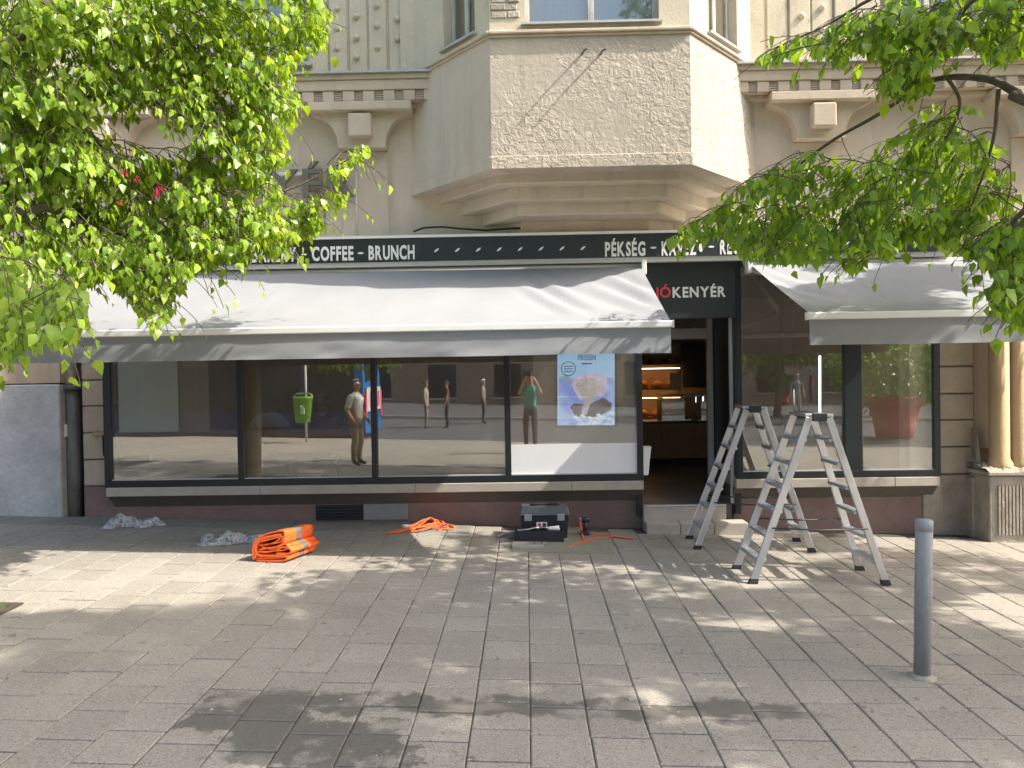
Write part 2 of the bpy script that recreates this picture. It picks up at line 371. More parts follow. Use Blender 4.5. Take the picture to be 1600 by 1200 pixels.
# paving slabs: columns that run towards the building, each with its own stagger
SW, SL = .292, .305
def slab_mesh(w, d):
    mb = MB(); w2 = w / 2; d2 = d / 2; e = .007
    v = [(-w2, -d2, -.03), (w2, -d2, -.03), (w2, d2, -.03), (-w2, d2, -.03), (-w2, -d2, -.005), (w2, -d2, -.005), (w2, d2, -.005), (-w2, d2, -.005),
         (-w2 + e, -d2 + e, 0), (w2 - e, -d2 + e, 0), (w2 - e, d2 - e, 0), (-w2 + e, d2 - e, 0)]
    f = [(0, 1, 5, 4), (1, 2, 6, 5), (2, 3, 7, 6), (3, 0, 4, 7), (4, 5, 9, 8), (5, 6, 10, 9), (6, 7, 11, 10), (7, 4, 8, 11), (8, 9, 10, 11)]
    return mb.add(v, f)
sm = slab_mesh(SW - .005, SL - .013).mesh('paving_slab', SLAB)
slope = Matrix.Rotation(math.atan(.032), 4, 'Y') @ Matrix.Rotation(math.atan(.010), 4, 'X')
cand = []
x = -7.0 + .13
COVER = (XW(797, 8.0), XW(948, 7.9), G(800, 862).y, 8.25)     # the concrete cover under the toolbox
EDGE = (-6.9, -.62, 8.12, 8.6)                                # row of long slabs along the wall
while x < 7.0:
    y = 2.6 + rnd.random() * SL
    while y < 8.56:
        c = Vector((x, y + SL / 2 - SL / 2, 0))
        if y + SL / 2 < 8.6:
            pp = proj((x, y, gz(x, y)))
            vis = -60 < pp[0] < 1660 and pp[1] < 1270
            cand.append((y if vis else y + 100, x, y))
        y += SL
    x += SW
cand.sort()
rest = MB()
for k, (_, x, y) in enumerate(cand):
    zj = rnd.uniform(-.0025, .0015); tx, ty = rnd.gauss(0, .0025), rnd.gauss(0, .0025)
    x += rnd.gauss(0, .0012); M = Matrix.Translation((x, y, gz(x, y) + zj)) @ slope @ Matrix.Rotation(tx, 4, 'X') @ Matrix.Rotation(ty, 4, 'Y') @ Matrix.Rotation(rnd.gauss(0, .002), 4, 'Z')
    if k < 298:
        o = bpy.data.objects.new('paving_slab', sm); COL.objects.link(o); o.parent = walk; o.matrix_world = M
    else:
        t_ = slab_mesh(SW - .005, SL - .013); rest.add([M @ Vector(v) for v in t_.v], t_.f)
o = rest.build('paving_slabs_beyond', SLAB, walk); o['kind'] = 'stuff'
EDGM = mat('edging_concrete', (.20, .195, .165), .9, .2, 3, .4, 90, rand=.08, patch=(3, .6, (.15, .155, .115)))
x = EDGE[0]; i = 0
while x < EDGE[1] - .1:
    ln = min(.86, EDGE[1] - x); e = slab_mesh(ln - .01, .46).build('edging_slab', EDGM, walk, org=(0, 0, 0))
    e.matrix_world = Matrix.Translation((x + ln / 2, 8.355, gz(x + ln / 2, 8.355) + rnd.uniform(.004, .007))) @ slope
    x += ln

# ------------------------------------------------------------------ the building
YW = 8.6; YF = 8.43
bld = thing('apartment_building', 'beige stucco apartment building with a three-sided bay above the shop', 'building', (0, YW, 0))
def part(mb, name, m, parent=None, bevel=0): return mb.build(name, m, parent or bld, bevel=bevel)
def panel(p0, p1, z0, z1, holes, th, mb=None):
    """upright wall from p0 to p1 (plan, street side on the right-hand when walking p0->p1), th thick behind, with holes (u0,u1,za,zb) in metres"""
    mb = mb or MB(); p0 = Vector(p0); p1 = Vector(p1); L = (p1 - p0).length; u = (p1 - p0) / L; nn = Vector((-u.y, u.x))
    def blk(a, b, c, d):
        if b - a < 1e-4 or d - c < 1e-4: return
        q = [p0 + u * a, p0 + u * b, p0 + u * b + nn * th, p0 + u * a + nn * th]
        mb.prism([tuple(v) for v in q], c, d)
    hs = sorted(holes); a = 0
    for h in hs:
        blk(a, h[0], z0, z1); blk(h[0], h[1], z0, h[2]); blk(h[0], h[1], h[3], z1); a = h[1]
    blk(a, L, z0, z1); return mb
def fbox(p0, p1, u0, u1, d0, d1, z0, z1, mb=None):   # box given along a face, d = depth behind the face (negative = proud)
    mb = mb or MB(); p0 = Vector(p0); p1 = Vector(p1); u = (p1 - p0).normalized(); nn = Vector((-u.y, u.x))
    q = [p0 + u * u0 + nn * d0, p0 + u * u1 + nn * d0, p0 + u * u1 + nn * d1, p0 + u * u0 + nn * d1]
    return mb.prism([tuple(v) for v in q], z0, z1)

Z_SIGN_T = ZW(364, 8.3); Z_SIGN_B = ZW(411, 8.3)
Z_TOP = 13.5
XL, XR = XW(161, YF, 660), XW(1470, YF, 640)      # shopfront ends
XDL, XDR = XW(1004, YF, 640), XW(1151, YF, 620)   # door recess
Z_FR = ZW(757.5, YF, 575) ; Z_FR = W(575, 756.5, YF).z
Z_ST = Z_FR - .002; Z_SB = W(575, 771, YF).z; Z_RED = W(575, 787, YW).z
FLOOR = .30
X0, X1 = -14.0, 16.0
ZC_T = W(560, 112, 8.32).z; ZC_F = W(560, 139, 8.32).z; ZC_D = W(560, 156, 8.36).z
# wall above the shop, plain up to the cornice, with windows above it
wx = [(XW(345, YW), XW(482, YW, 60)), (XW(1375, YW, 60), XW(1536, YW, 60))]
ZUW = W(470, 99, YW).z
part(panel((X0, YW), (X1, YW), Z_SIGN_B - .1, ZC_T - .02, [], .35), 'wall', STUCCO)
part(panel((X0, YW), (X1, YW), ZC_T - .015, Z_TOP, [(a - X0, b - X0, ZUW, ZUW + 2.1) for a, b in wx], .35), 'upper_wall', UPPER)
# piers left and right of the shopfront
GL0 = -60
XP = XW(129, YW, 690)
lw = part(B(X0, XW(96, 8.56, 690), 8.56, 8.95, ZW(599, 8.56, 50) , Z_SIGN_B - .102), 'pier', SALMON)
part(B(X0, XW(96, 8.56, 690), 8.54, 8.95, -.4, ZW(601, 8.54, 50)), 'cement_plinth', GREYCEM, bevel=.012)
part(B(XW(96, 8.56, 690), XP, 8.82, 8.95, -.4, Z_SIGN_B - .102), 'pipe_recess', mat('recess_plaster', (.20, .175, .145), .9, .2, 4, .3, 40))
# stone blocks of the left pier
jy = [552 - 42, 552, 594, 634.5, 676.5, 718.5, 760]
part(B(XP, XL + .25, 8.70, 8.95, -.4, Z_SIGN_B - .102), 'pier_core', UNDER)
def block(x0, x1, z0, z1, y=YW, m=STONE):
    part(B(x0, x1, y, y + .2, z0 + .006, z1 - .006), 'stone_block', m, bevel=.010)
zs = [W(145, v, YW).z for v in jy]
zs = [Z_SIGN_B - .1, zs[0] + .62] + zs
for a, b in zip(zs, zs[1:]):
    if a - b > .05: block(XP + .004, XL + .02 if a < 0 else XL + .02, b, a)
part(B(XP, XL + .2, YW + .012, 8.8, -.4, zs[-1] - .003), 'plinth', REDBASE)
# red-brown base below the windows
def base_run(xa, xb):
    part(B(xa, xb, YW, 8.9, -.45, Z_RED), 'plinth', REDBASE)
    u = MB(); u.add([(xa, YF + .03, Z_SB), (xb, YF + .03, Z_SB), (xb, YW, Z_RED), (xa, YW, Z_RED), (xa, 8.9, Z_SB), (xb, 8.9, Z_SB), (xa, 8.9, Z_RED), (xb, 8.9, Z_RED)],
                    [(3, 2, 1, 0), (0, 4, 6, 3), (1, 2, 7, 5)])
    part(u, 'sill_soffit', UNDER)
    x = xa
    while x < xb - .02:
        e = min(x + 1.72, xb); part(B(x + .0015, e - .0015, YF - .012, 8.9, Z_SB + .001, Z_ST), 'sill_stone', SILL, bevel=.006); x = e
base_run(XL + .02, XDL); base_run(XDR - .02, XR - .02)

# ---- shop windows
def shop_window(xa, xb, bars, label):
    w = bpy.data.objects.new('shop_window', None); COL.objects.link(w); w.parent = bld; ORG[w.name] = ORG[bld.name]
    zt = Z_SIGN_B + .02; fz = Z_FR + .075
    part(B(xa, xb, YF, YF + .09, Z_FR, fz), 'frame_bar', BLACKM, w, .004)
    part(B(xa, xb, YF, YF + .09, zt - .08, zt), 'frame_bar', BLACKM, w, .004)
    ed = []
    for (c, wd_) in bars:
        part(B(c - wd_ / 2, c + wd_ / 2, YF + .002, YF + .088, fz, zt - .08), 'frame_bar', BLACKM, w, .004); ed.append((c - wd_ / 2, c + wd_ / 2))
    for (a, b) in zip(ed, ed[1:]):
        pn_ = B(a[1], b[0], YF + .03, YF + .036, fz, zt - .08); pn_.m = [1, 1, 0, 1, 1, 1]; part(pn_, 'pane', [SHOPGL, CLEAR], w)
        part(B(a[1] + .002, b[0] - .002, YF + .012, YF + .028, fz, fz + .012), 'glazing_bead', ALUW, w)
    return w
wl = shop_window(XL, XDL, [(XL + .04, .08)] + [(XW(p, YF, 650), .068) for p in (374.5, 584, 793)] + [(XDL - .032, .064)], '')
wr = shop_window(XDR, XR, [(XDR + .032, .064), (XW(1334, YF, 640), .19), (XR - .036, .072)], '')

# ---- shop room behind the glass
room = MB()
YB = 14.2
struct(B(-5.6, 5.2, 8.9, YB, -.2, FLOOR).build('shop_floor', INTF))
iw = MB(); iw.box(-5.75, 5.3, YB, YB + .2, FLOOR, 3.4); iw.box(-5.75, -5.6, 8.9, YB, FLOOR, 3.4); iw.box(5.2, 5.35, 8.9, YB, FLOOR, 3.4)
struct(iw.build('shop_wall', INTW)); struct(B(-5.75, 5.35, 8.9, YB + .2, 3.1, 3.3).build('shop_ceiling', INTD))
# upstand under the windows, inside
part(B(XL, XDL, 8.52, 8.9, Z_SB, Z_FR + .02), 'inner_sill', BEIGE); part(B(XDR, XR, 8.52, 8.9, Z_SB, Z_FR + .02), 'inner_sill', BEIGE)

# ---- door recess
YD = 9.5
part(B(XDL - .06, XDL - .001, YF + .095, YD + .1, FLOOR - .1, Z_SIGN_B), 'door_reveal', BLACKM)
part(B(XDR + .001, XDR + .06, YF + .095, YD + .1, FLOOR - .1, Z_SIGN_B), 'door_reveal', BLACKM)
part(B(XDL, XDR, YD - .02, YD + .1, W(1060, 497, YD).z, 3.1), 'door_head', BLACKM)
part(B(XDL, XDR, 8.60, 8.899, -.3, FLOOR), 'landing', mat('landing_tile', (.13, .12, .11), .4, .2, 3), bevel=.004)
zt0, zt1, zt2 = W(1060, 497, YD).z, W(1060, 514, YD).z, W(1060, 530, YD).z
xj0, xj1 = XW(1104, YD, 620), XW(1113, YD, 620)
dr = bpy.data.objects.new('entrance_door', None); COL.objects.link(dr); dr.parent = bld; ORG[dr.name] = ORG[bld.name]
part(B(xj0, xj1, YD - .06, YD + .02, FLOOR, zt0 - .003), 'jamb', ALUW, dr, .004)
part(B(XDL + .002, XDL + .07, YD - .06, YD + .02, FLOOR, zt0 - .003), 'jamb', ALUW, dr, .004)
part(B(XDL + .072, xj0 - .002, YD - .058, YD + .02, zt2, zt1 - .03), 'transom_bar', ALUW, dr, .004)
part(B(XDL + .072, xj0 - .002, YD - .05, YD + .02, zt1 - .028, zt1), 'transom_bar', ALUW, dr, .004)
part(B(XDL + .072, xj0 - .002, YD - .02, YD - .012, zt1, zt0 - .003), 'transom_pane', SHOPGL, dr)
part(B(xj1 + .002, XDR, YD - .04, YD + .02, FLOOR, zt0 - .003), 'side_panel', BLACKM, dr)
part(B(XW(1139, 8.6, 620), XW(1144, 8.6, 620), 8.56, 8.6, FLOOR, W(1141, 496, 8.6).z), 'corner_trim', ALUW, dr)
# steps
part(B(XDL + .004, XDR - .11, 8.50, 8.60, -.3, FLOOR - .004), 'step', SILL, bevel=.008)
for k in range(3):
    a = XDL + .006 + k * (XDR + .07 - XDL) / 3; part(B(a, a + (XDR + .07 - XDL) / 3 - .004, 8.30, 8.50, -.3, .165 - .02), 'step', SILL, bevel=.008)
part(B(XDL + .02, XDR - .11, 8.494, 8.53, FLOOR - .0035, FLOOR + .012), 'nosing', ALUW)

# ---- fascia panel over the door
part(B(XDL, XDR, YF + .002, YF + .09, W(1080, 497, YF).z, Z_SIGN_B + .02), 'door_fascia', SIGNM)

# ---- right pier: stone blocks, reveal, clustered shafts on a pedestal
xa, xb = XR, XW(1522, YW, 640)
part(B(xa - .2, X1, 8.7, 8.95, -.6, Z_SIGN_B - .102), 'pier_core', STUCCO)
zs = [Z_SIGN_B - .1] + [W(1497, v, YW).z for v in (486, 529, 572, 615, 656, 698, 741)]
for a, b in zip(zs, zs[1:]): block(xa + .003, xb, b, a, m=mat('stone_block_light', (.40, .335, .25), .9, .12, 5, .4, 28, rand=.05))
part(B(XR - .12, XW(1538, 8.58, 790), 8.58, 8.72, -.6, zs[-1] - .004), 'plinth_stone', PLINTH, bevel=.01)
rx0, rx1 = XW(1476, 8.56, 790), XW(1512, 8.56, 790)
for k in range(11):
    a = rx0 + (rx1 - rx0) * k / 11; part(B(a, a + (rx1 - rx0) / 11 * .6, 8.57, 8.60, .02, zs[-1] - .10), 'stone_rib', PLINTH)
rv = MB(); xr2 = XW(1548, 8.40, 640)
rv.prism([(xb + .002, YW + .005), (xr2, 8.40), (xr2 + .5, 8.40), (xr2 + .5, 8.69), (xb + .002, 8.69)], zs[-1] + .3, Z_SIGN_B - .102); part(rv, 'pier_reveal', SALMON)
xc = [XW(1563, 8.36, 640), XW(1593, 8.36, 640), XW(1625, 8.36, 640), XW(1657, 8.36, 640)]
zped = W(1570, 736, 8.2).z
for c in xc:
    part(MB().lathe([(.13, zped - .02), (.13, zped + .06), (.10, zped + .12), (.098, Z_SIGN_B + .3)], (c, 8.38, 0), 20), 'column_shaft', OCHRE)
px0 = XW(1546, 8.2, 790)
part(B(px0, px0 + 1.0, 8.20, 8.58, -.6, zped - .05), 'pedestal', PLINTH, bevel=.012)
part(B(px0 - .03, px0 + 1.03, 8.16, 8.58, zped - .048, zped - .005), 'pedestal_cap', PLINTH, bevel=.01)
part(B(xb - .02, px0 - .032, 8.45, 8.58, -.6, zped - .1), 'plinth_stone', PLINTH, bevel=.01)
for k in range(22):
    a = px0 + .09 + k * .037; part(B(a, a + .022, 8.186, 8.21, .0, zped - .16), 'stone_rib', PLINTH)
# broken moulding at the foot of the shafts
bk = MB(); nx_, ny_ = 40, 8; vs = []
for j in range(ny_ + 1):
    for i in range(nx_ + 1):
        x = px0 - .02 + 1.04 * i / nx_; y = 8.17 + .38 * j / ny_; v = j / ny_
        hgt_ = (.02 + .11 * v) * (.55 + .9 * abs(noise.noise(Vector((x * 9, y * 9, 1)))) + .5 * noise.noise(Vector((x * 23, y * 23, 4)))) if 0 < j else 0
        vs.append((x, y + .02 * noise.noise(Vector((x * 12, y * 8, 2))), zped - .005 + max(0, hgt_)))
bk.add(vs, [(j * (nx_ + 1) + i, j * (nx_ + 1) + i + 1, (j + 1) * (nx_ + 1) + i + 1, (j + 1) * (nx_ + 1) + i) for j in range(ny_) for i in range(nx_)])
part(bk, 'broken_moulding', PLINTH)
bk = MB(); bk.hexa([(xb - .06, 8.5, zped - .06), (px0 + .04, 8.40, zped - .02), (px0 + .06, 8.6, zped - .02), (xb - .06, 8.62, zped - .06), (xb + .02, 8.52, zped + .12), (px0 + .01, 8.42, zped + .42), (px0 + .04, 8.6, zped + .42), (xb + .0, 8.6, zped + .12)])
part(bk, 'broken_moulding', PLINTH)

# ---- bay
BP = [(-1.27, YW), (-.335, 7.55), (1.62, 7.55), (2.555, YW)]
BP[0] = (XW(645, YW, 300), YW); BP[1] = (XW(767.5, 7.55, 200), 7.55); BP[2] = (XW(1080, 7.55, 200), 7.55); BP[3] = (XW(1180, YW, 300), YW)
ZB = W(925, 261, 7.55).z; ZBB = W(925, 236, 7.43).z
ZL = W(925, 46, 7.55).z; ZWS = W(925, 35, 7.55).z
bay = bpy.data.objects.new('bay', None); COL.objects.link(bay); bay.parent = bld; ORG[bay.name] = ORG[bld.name]
fl = [(BP[0], BP[1]), (BP[1], BP[2]), (BP[2], BP[3])]
def fw(i, pxa, pxb):   # window extent along a bay face from photo columns
    p0, p1 = Vector(fl[i][0]), Vector(fl[i][1]); L = (p1 - p0).length; r = []
    for p in (pxa, pxb):
        best = min((abs(proj((*(p0 + (p1 - p0) * t / 400), ZWS + .1))[0] - p), t / 400) for t in range(401)); r.append(best[1] * L)
    return r
holes = [fw(0, 693, 742), fw(1, 819, 1030), fw(2, 1107, 1152)]
for i, (p0, p1) in enumerate(fl):
    h = holes[i]
    part(panel(p0, p1, ZB + .0012 * i, ZL - .0, [], .25), 'bay_wall', STUCCO if i == 0 else ROUGHST, bay)
    part(panel(p0, p1, ZL + .0, Z_TOP, [(h[0], h[1], ZWS, ZWS + 2.2)], .25), 'bay_upper_wall', UPPER, bay)
    L = (Vector(p1) - Vector(p0)).length
    part(fbox(p0, p1, -.006, L + .006, -.02, .01, ZB - .003 - .0015 * i, ZBB - .001 * i), 'band', STUCCO if i == 0 else ROUGHST, bay, .006)
    part(fbox(p0, p1, -.012, L + .012, -.045, .0, ZL - .035 - .001 * i, ZL - .001 * i), 'moulding', CORN, bay, .008)
    part(fbox(p0, p1, -.006, L + .006, -.022, .0, ZL - .06 - .001 * i, ZL - .038), 'moulding', CORN, bay, .006)
    part(fbox(p0, p1, h[0] - .03, h[1] + .03, -.05, .12, ZWS - .022, ZWS), 'window_sill', LEADM, bay)
part(MB().prism([BP[0], BP[1], BP[2], BP[3]], ZB + .02, ZB + .06), 'bay_floor', STUCCO, bay)
def steps(xl, pf, yf, z0, z1):
    c = (BP[1][0] + BP[2][0]) / 2; xw = XW(xl, YW, 320); xf = XW(pf, yf, 300)
    P = [(xw, YW + .02), (xf, yf), (2 * c - xf, yf), (2 * c - xw, YW + .02)]
    part(MB().prism(P, z0, z1), 'corbel_step', STUCCO, bay, .012)
z1_, z2_, z3_ = W(685, 318, YW).z, W(717, 337, YW).z, W(752, 354, YW).z
steps(685, 781, 7.78, z1_, ZB + .03); steps(717, 796, 7.92, z2_, z1_ + .01); steps(752, 808, 8.05, z3_, z2_ + .01)
steps(770, 815, 8.40, Z_SIGN_T - .1, z3_ + .01)
# two hooks in the bay wall
for (p, q) in ((909, 84), (937, 85)):
    a = W(p, q, 7.55); part(MB().tube([a + Vector((0, .03, 0)), a + Vector((.02, -.09, .0)), a + Vector((.05, -.15, -.01))], [.012, .011, .009], 6), 'wall_hook', ZINC, bay)

# windows of the upper floor
def sash(p0, p1, u0, u1, z0, z1, n, m, parent, frame=WHITE):
    w = bpy.data.objects.new('window', None); COL.objects.link(w); w.parent = parent; ORG[w.name] = ORG[bld.name]
    fr = mat('old_window_paint', (.46, .45, .40), .8, .3, 14, .3, 60, stretch=(1, 1, .2), patch=(9, .55, (.22, .15, .09)))
    def fb(a, b, c, d, nm='frame_bar'): part(fbox(p0, p1, a, b, .10, .16, c, d), nm, fr, w, .004)
    fb(u0, u1, z0, z0 + .05); fb(u0, u0 + .05, z0 + .05, z1); fb(u1 - .05, u1, z0 + .05, z1)
    s = (u1 - u0 - .1) / n
    for k in range(n):
        a = u0 + .05 + k * s
        if k: fb(a - .03, a + .03, z0 + .05, z1)
        part(fbox(p0, p1, a + (.031 if k else 0), a + s - (.031 if k < n - 1 else 0), .125, .13, z0 + .05, z1), 'pane', UPGL, w)
    part(fbox(p0, p1, u0, u1, .2, .21, z0, z1), 'curtain', m, w)
L = lambda i: (Vector(fl[i][1]) - Vector(fl[i][0])).length
sash(*fl[0], *holes[0], ZWS, ZWS + 2.2, 2, mat('window_dark', (.05, .065, .06), .6), bld)
sash(*fl[1], *holes[1], ZWS, ZWS + 2.2, 2, CURT, bld); sash(*fl[2], *holes[2], ZWS, ZWS + 2.2, 2, mat('curtain_grey', (.30, .33, .33), .8, .2, 3, stretch=(14, 14, .4)), bld)
for k, (a, b) in enumerate(wx):
    sash((X0, YW), (X1, YW), a - X0, b - X0, ZUW, ZUW + 2.1, 2, BLUEW if k == 0 else CURT, bld)
    part(B(a - .05, b + .05, 8.52, YW, ZUW - .05, ZUW - .01), 'window_sill', LEADM)
# exposed bricks where plaster fell off beside the bay window
BRK = mat('brick_bare', (.34, .30, .25), .95, .2, 9, .8, 40, rand=.15)
for r in range(3):
    for c in range(2):
        u0 = .02 + c * .155 - (r % 2) * .05
        u0 = max(.012, u0); u1 = min(u0 + .145, holes[1][0] - .045)
        if u1 - u0 > .04: part(fbox(*fl[1], u0, u1, -.012 + rnd.uniform(-.004, .004), .02, ZWS + .06 + r * .075, ZWS + .125 + r * .075), 'brick', BRK, bld, .008)

# ---- cornice with dentils, vents and consoles
def cornice(xa, xb, dx0, n, pitch):
    c = bpy.data.objects.new('cornice', None); COL.objects.link(c); c.parent = bld; ORG[c.name] = ORG[bld.name]
    part(B(xa, xb, 8.28, 8.62, ZC_T - .022, ZC_T), 'flashing', LEADM, c)
    part(B(xa, xb, 8.32, 8.62, ZC_T - .075, ZC_T - .023), 'fascia', CORN, c, .006)
    part(B(xa, xb, 8.345, 8.62, ZC_F, ZC_T - .076), 'fascia', CORN, c, .006)
    part(B(xa, xb, 8.42, 8.62, ZC_D, ZC_F - .001), 'dentil_bed', CORN, c)
    dw = pitch * .57
    for k in range(n):
        x = dx0 + k * pitch
        if x < xa or x + dw > xb: continue
        part(B(x, x + dw, 8.36, 8.42, ZC_D - .012, ZC_F - .002), 'dentil', CORN, c, .006)
        x2 = min(x + pitch - .004, xb); v = MB()
        for q in range(4):
            zz = ZC_D + .004 + q * (ZC_F - ZC_D - .01) / 4; v.hexa([(x + dw + .004, 8.375, zz), (x2, 8.375, zz), (x2, 8.42, zz + .012), (x + dw + .004, 8.42, zz + .012), (x + dw + .004, 8.375, zz + .016), (x2, 8.375, zz + .016), (x2, 8.42, zz + .028), (x + dw + .004, 8.42, zz + .028)])
        part(v, 'vent_louvre', mat('vent_plaster', (.45, .38, .30), .9, .1, 4), c)
    part(B(xa, xb, 8.50, 8.62, ZC_D - .05, ZC_D - .001), 'under_moulding', CORN, c, .008)
def console(pxc, zoff=0):
    c0 = XW(pxc, 8.35, 160); c = bpy.data.objects.new('console', None); COL.objects.link(c); c.parent = bld; ORG[c.name] = ORG[bld.name]
    zt = ZC_D - .014; hb = .10; w1 = .565
    part(B(c0 - w1, c0 + w1, 8.34, 8.60, zt - hb, zt), 'abacus', CORN, c, .01)
    z0 = zt - hb; z1 = z0 - .36; P = []
    for k in range(9): a = k / 8 * math.pi / 2; P.append((c0 + w1 - .02 - (w1 - .28) * math.sin(a), z0 - .36 * (1 - math.cos(a)) - .02 * (k > 0)))
    Lf = [(2 * c0 - x, z) for x, z in P]
    poly = Lf + [p for p in reversed(P)]
    part(MB().fprism(poly, 8.44, 8.60), 'bracket', CORN, c)
    part(B(c0 - .125, c0 + .125, 8.33, 8.45, z0 - .285, z0 - .035), 'boss', CORN, c, .012)
    part(B(c0 - .26, c0 + .26, 8.585, 8.60, Z_SIGN_T, z1 - .03), 'pilaster', STUCCO, c)
pit = (XW(640, 8.36, 150) - XW(545, 8.36, 150)) / 3
dxl = XW(503.5, 8.36, 150) - 40 * pit
cornice(X0, BP[0][0] + .30, dxl, 200, pit)
cornice(BP[3][0] - .30, X1, XW(1248, 8.36, 130) - 20 * pit, 200, pit)
console(561); console(1288); console(1640); console(150)
# fluted panels with round studs on the upper wall
def flutes(pa, pb, studs):
    a, b = XW(pa, YW, 60), XW(pb, YW, 60); n = 5; w = (b - a) / n
    for k in range(n):
        x0 = a + k * w + .012; x1 = a + (k + 1) * w - .012; y0 = YW - .03 if k in (1, 3) else YW - .018
        part(B(x0, x1, y0, YW + .0, ZC_T + .06, ZC_T + 3), 'flute_strip', UPPER, None, .008)
    for (sx, sy) in studs:
        p = W(sx, sy, YW - .03); part(MB().lathe([(.03, -.03), (.03, .0), (.018, .018), (.004, .024)], (0, 0, 0), 10), 'stud', UPPER)
        o = bpy.data.objects[-1] if False else None
def stud(sx, sy):
    p = W(sx, sy, YW - .03); mb = MB(); mb.lathe([(.034, -.01), (.034, .012), (.02, .032), (.004, .036)], (0, 0, 0), 10)
    mb.v = [(p.x + v[0], p.y - v[2], p.z + v[1]) for v in mb.v]; mb.f = [tuple(reversed(f)) for f in mb.f]; part(mb, 'stud', UPPER)
flutes(483, 637, []); flutes(1196, 1372, [])
for s_ in ((557, 26), (557, 59), (557, 90), (527, 45), (527, 76), (589, 41), (590, 75), (621, 61), (527, 14), (589, 10), (621, 30)): stud(*s_)
for s_ in ((1253, 25), (1285, 12), (1253, 60), (1285, 45), (1316, 28), (1316, 62)): stud(*s_)
# corner strips either side of the bay above
part(MB().prism([(BP[0][0] - .10, YW - .06), (BP[0][0] + .06, YW - .06), (BP[0][0] + .06, YW), (BP[0][0] - .10, YW)], ZC_T + .01, Z_TOP), 'corner_strip', UPPER)
part(MB().prism([(BP[3][0] - .06, YW - .06), (BP[3][0] + .10, YW - .06), (BP[3][0] + .10, YW), (BP[3][0] - .06, YW)], ZC_T + .01, Z_TOP), 'corner_strip', UPPER)
# basement vent and cover plate in the base
a, b = W(494, 789, YW), W(568, 812, YW)
gr = bpy.data.objects.new('basement_vent', None); COL.objects.link(gr); gr.parent = bld; ORG[gr.name] = ORG[bld.name]
part(B(a.x, b.x, YW - .012, YW, b.z, a.z), 'vent_backing', BLACKM, gr)
for k in range(5):
    z = b.z + (a.z - b.z) * (k + .2) / 5; part(B(a.x + .01, b.x - .01, YW - .03, YW - .012, z, z + .014), 'slat', DARKPL, gr)
c = W(638, 812, YW); part(B(b.x + .004, c.x, YW - .02, YW, b.z - .004, a.z), 'cover_plate', mat('plate_grey', (.22, .225, .21), .7, .12, 6), bld, .004)
# closing walls and roof of the house
ro = MB(); ro.box(X0, X0 + .3, 8.96, 20, -.5, Z_TOP); ro.box(X1 - .3, X1, 8.96, 20, -.5, Z_TOP); ro.box(X0, X1, 8.6, 20, Z_TOP + .002, Z_TOP + .2); ro.box(X0, X1, 20, 20.3, -.5, Z_TOP)
part(ro, 'roof', LEADM)

# =================================================================== THINGS ON THE FACADE
# ------------------------------------------------------------------ long sign board
YS = 8.30
sxa, sxb = XW(148, YS, 395), XW(1486, YS, 385)
sg = thing('sign_board', 'long dark sign board with white lettering above both awnings', 'sign', ((sxa + sxb) / 2, YS, Z_SIGN_B))
seams = [sxa, XW(408 - 20, YS, 390), XW(661, YS, 390), XW(930, YS, 390), XW(1200, YS, 390), sxb]
for a, b in zip(seams, seams[1:]): B(a + .001, b - .001, YS, YS + .14, Z_SIGN_B + .045, Z_SIGN_T - .03).build('sign_panel', SIGNM, sg)
B(sxa, sxb, YS - .012, 8.58, Z_SIGN_T - .028, Z_SIGN_T).build('top_trim', WHITE, sg)
B(sxa, sxb, YS + .012, 8.40, Z_SIGN_B - .01, Z_SIGN_B + .043).build('bottom_rail', ALUW, sg)
def words(text, pxa, pxb, pyb, cap, y, th, m, parent, off=.02, name='letter', gap=.10):
    a = W(pxa, pyb, y); b = W(pxb, pyb, y); zb = W((pxa + pxb) / 2, pyb, y).z
    for ch, mb in letters(text, a.x, b.x, zb, cap, y, th, off, gap): mb.build(name, m, parent)
def seed(px, py, y, ang, ln, parent, m=LETW):
    p = W(px, py, y); P = []
    for k in range(12):
        t = 2 * math.pi * k / 12; u = math.cos(t) * ln; v = math.sin(t) * ln * .33 * (1 - .35 * math.cos(t) ** 2)
        P.append((p.x + u * math.cos(ang) - v * math.sin(ang), p.z + u * math.sin(ang) + v * math.cos(ang)))
    MB().fprism(P, y, y + .004).build('seed_mark', m, parent)
cap = 22.6 * 8.3 / 1200; yt = YS - .004
words('BAKERY', 394, 463, 409.5, cap, yt, .003, LETW, sg, .035); words('COFFEE', 487.5, 552.5, 407.5, cap, yt, .003, LETW, sg, .035); words('BRUNCH', 576, 648, 405.8, cap, yt, .003, LETW, sg, .035)
words('PÉKSÉG', 945.5, 1008.5, 400.4, cap, yt, .003, LETW, sg, .035); words('KÁVÉZÓ', 1034, 1101, 399, cap, yt, .003, LETW, sg, .035); words('REGGELI', 1125, 1190, 397, cap, yt, .003, LETW, sg, .035)
for p, q in ((475, 397.5), (563.5, 395.5), (1021, 387), (1111.5, 385.5)): seed(p, q, yt, 0, .034, sg)
for k in range(8): seed(682 + 32.7 * k, 391 - .5 * k, yt, R_(38), .034, sg)
for k in range(6): seed(198 + 32.7 * k, 401 - .6 * k, yt, R_(38), .034, sg)
for k in range(8): seed(1232 + 30.5 * k, 382 - .5 * k, yt, R_(38), .034, sg)

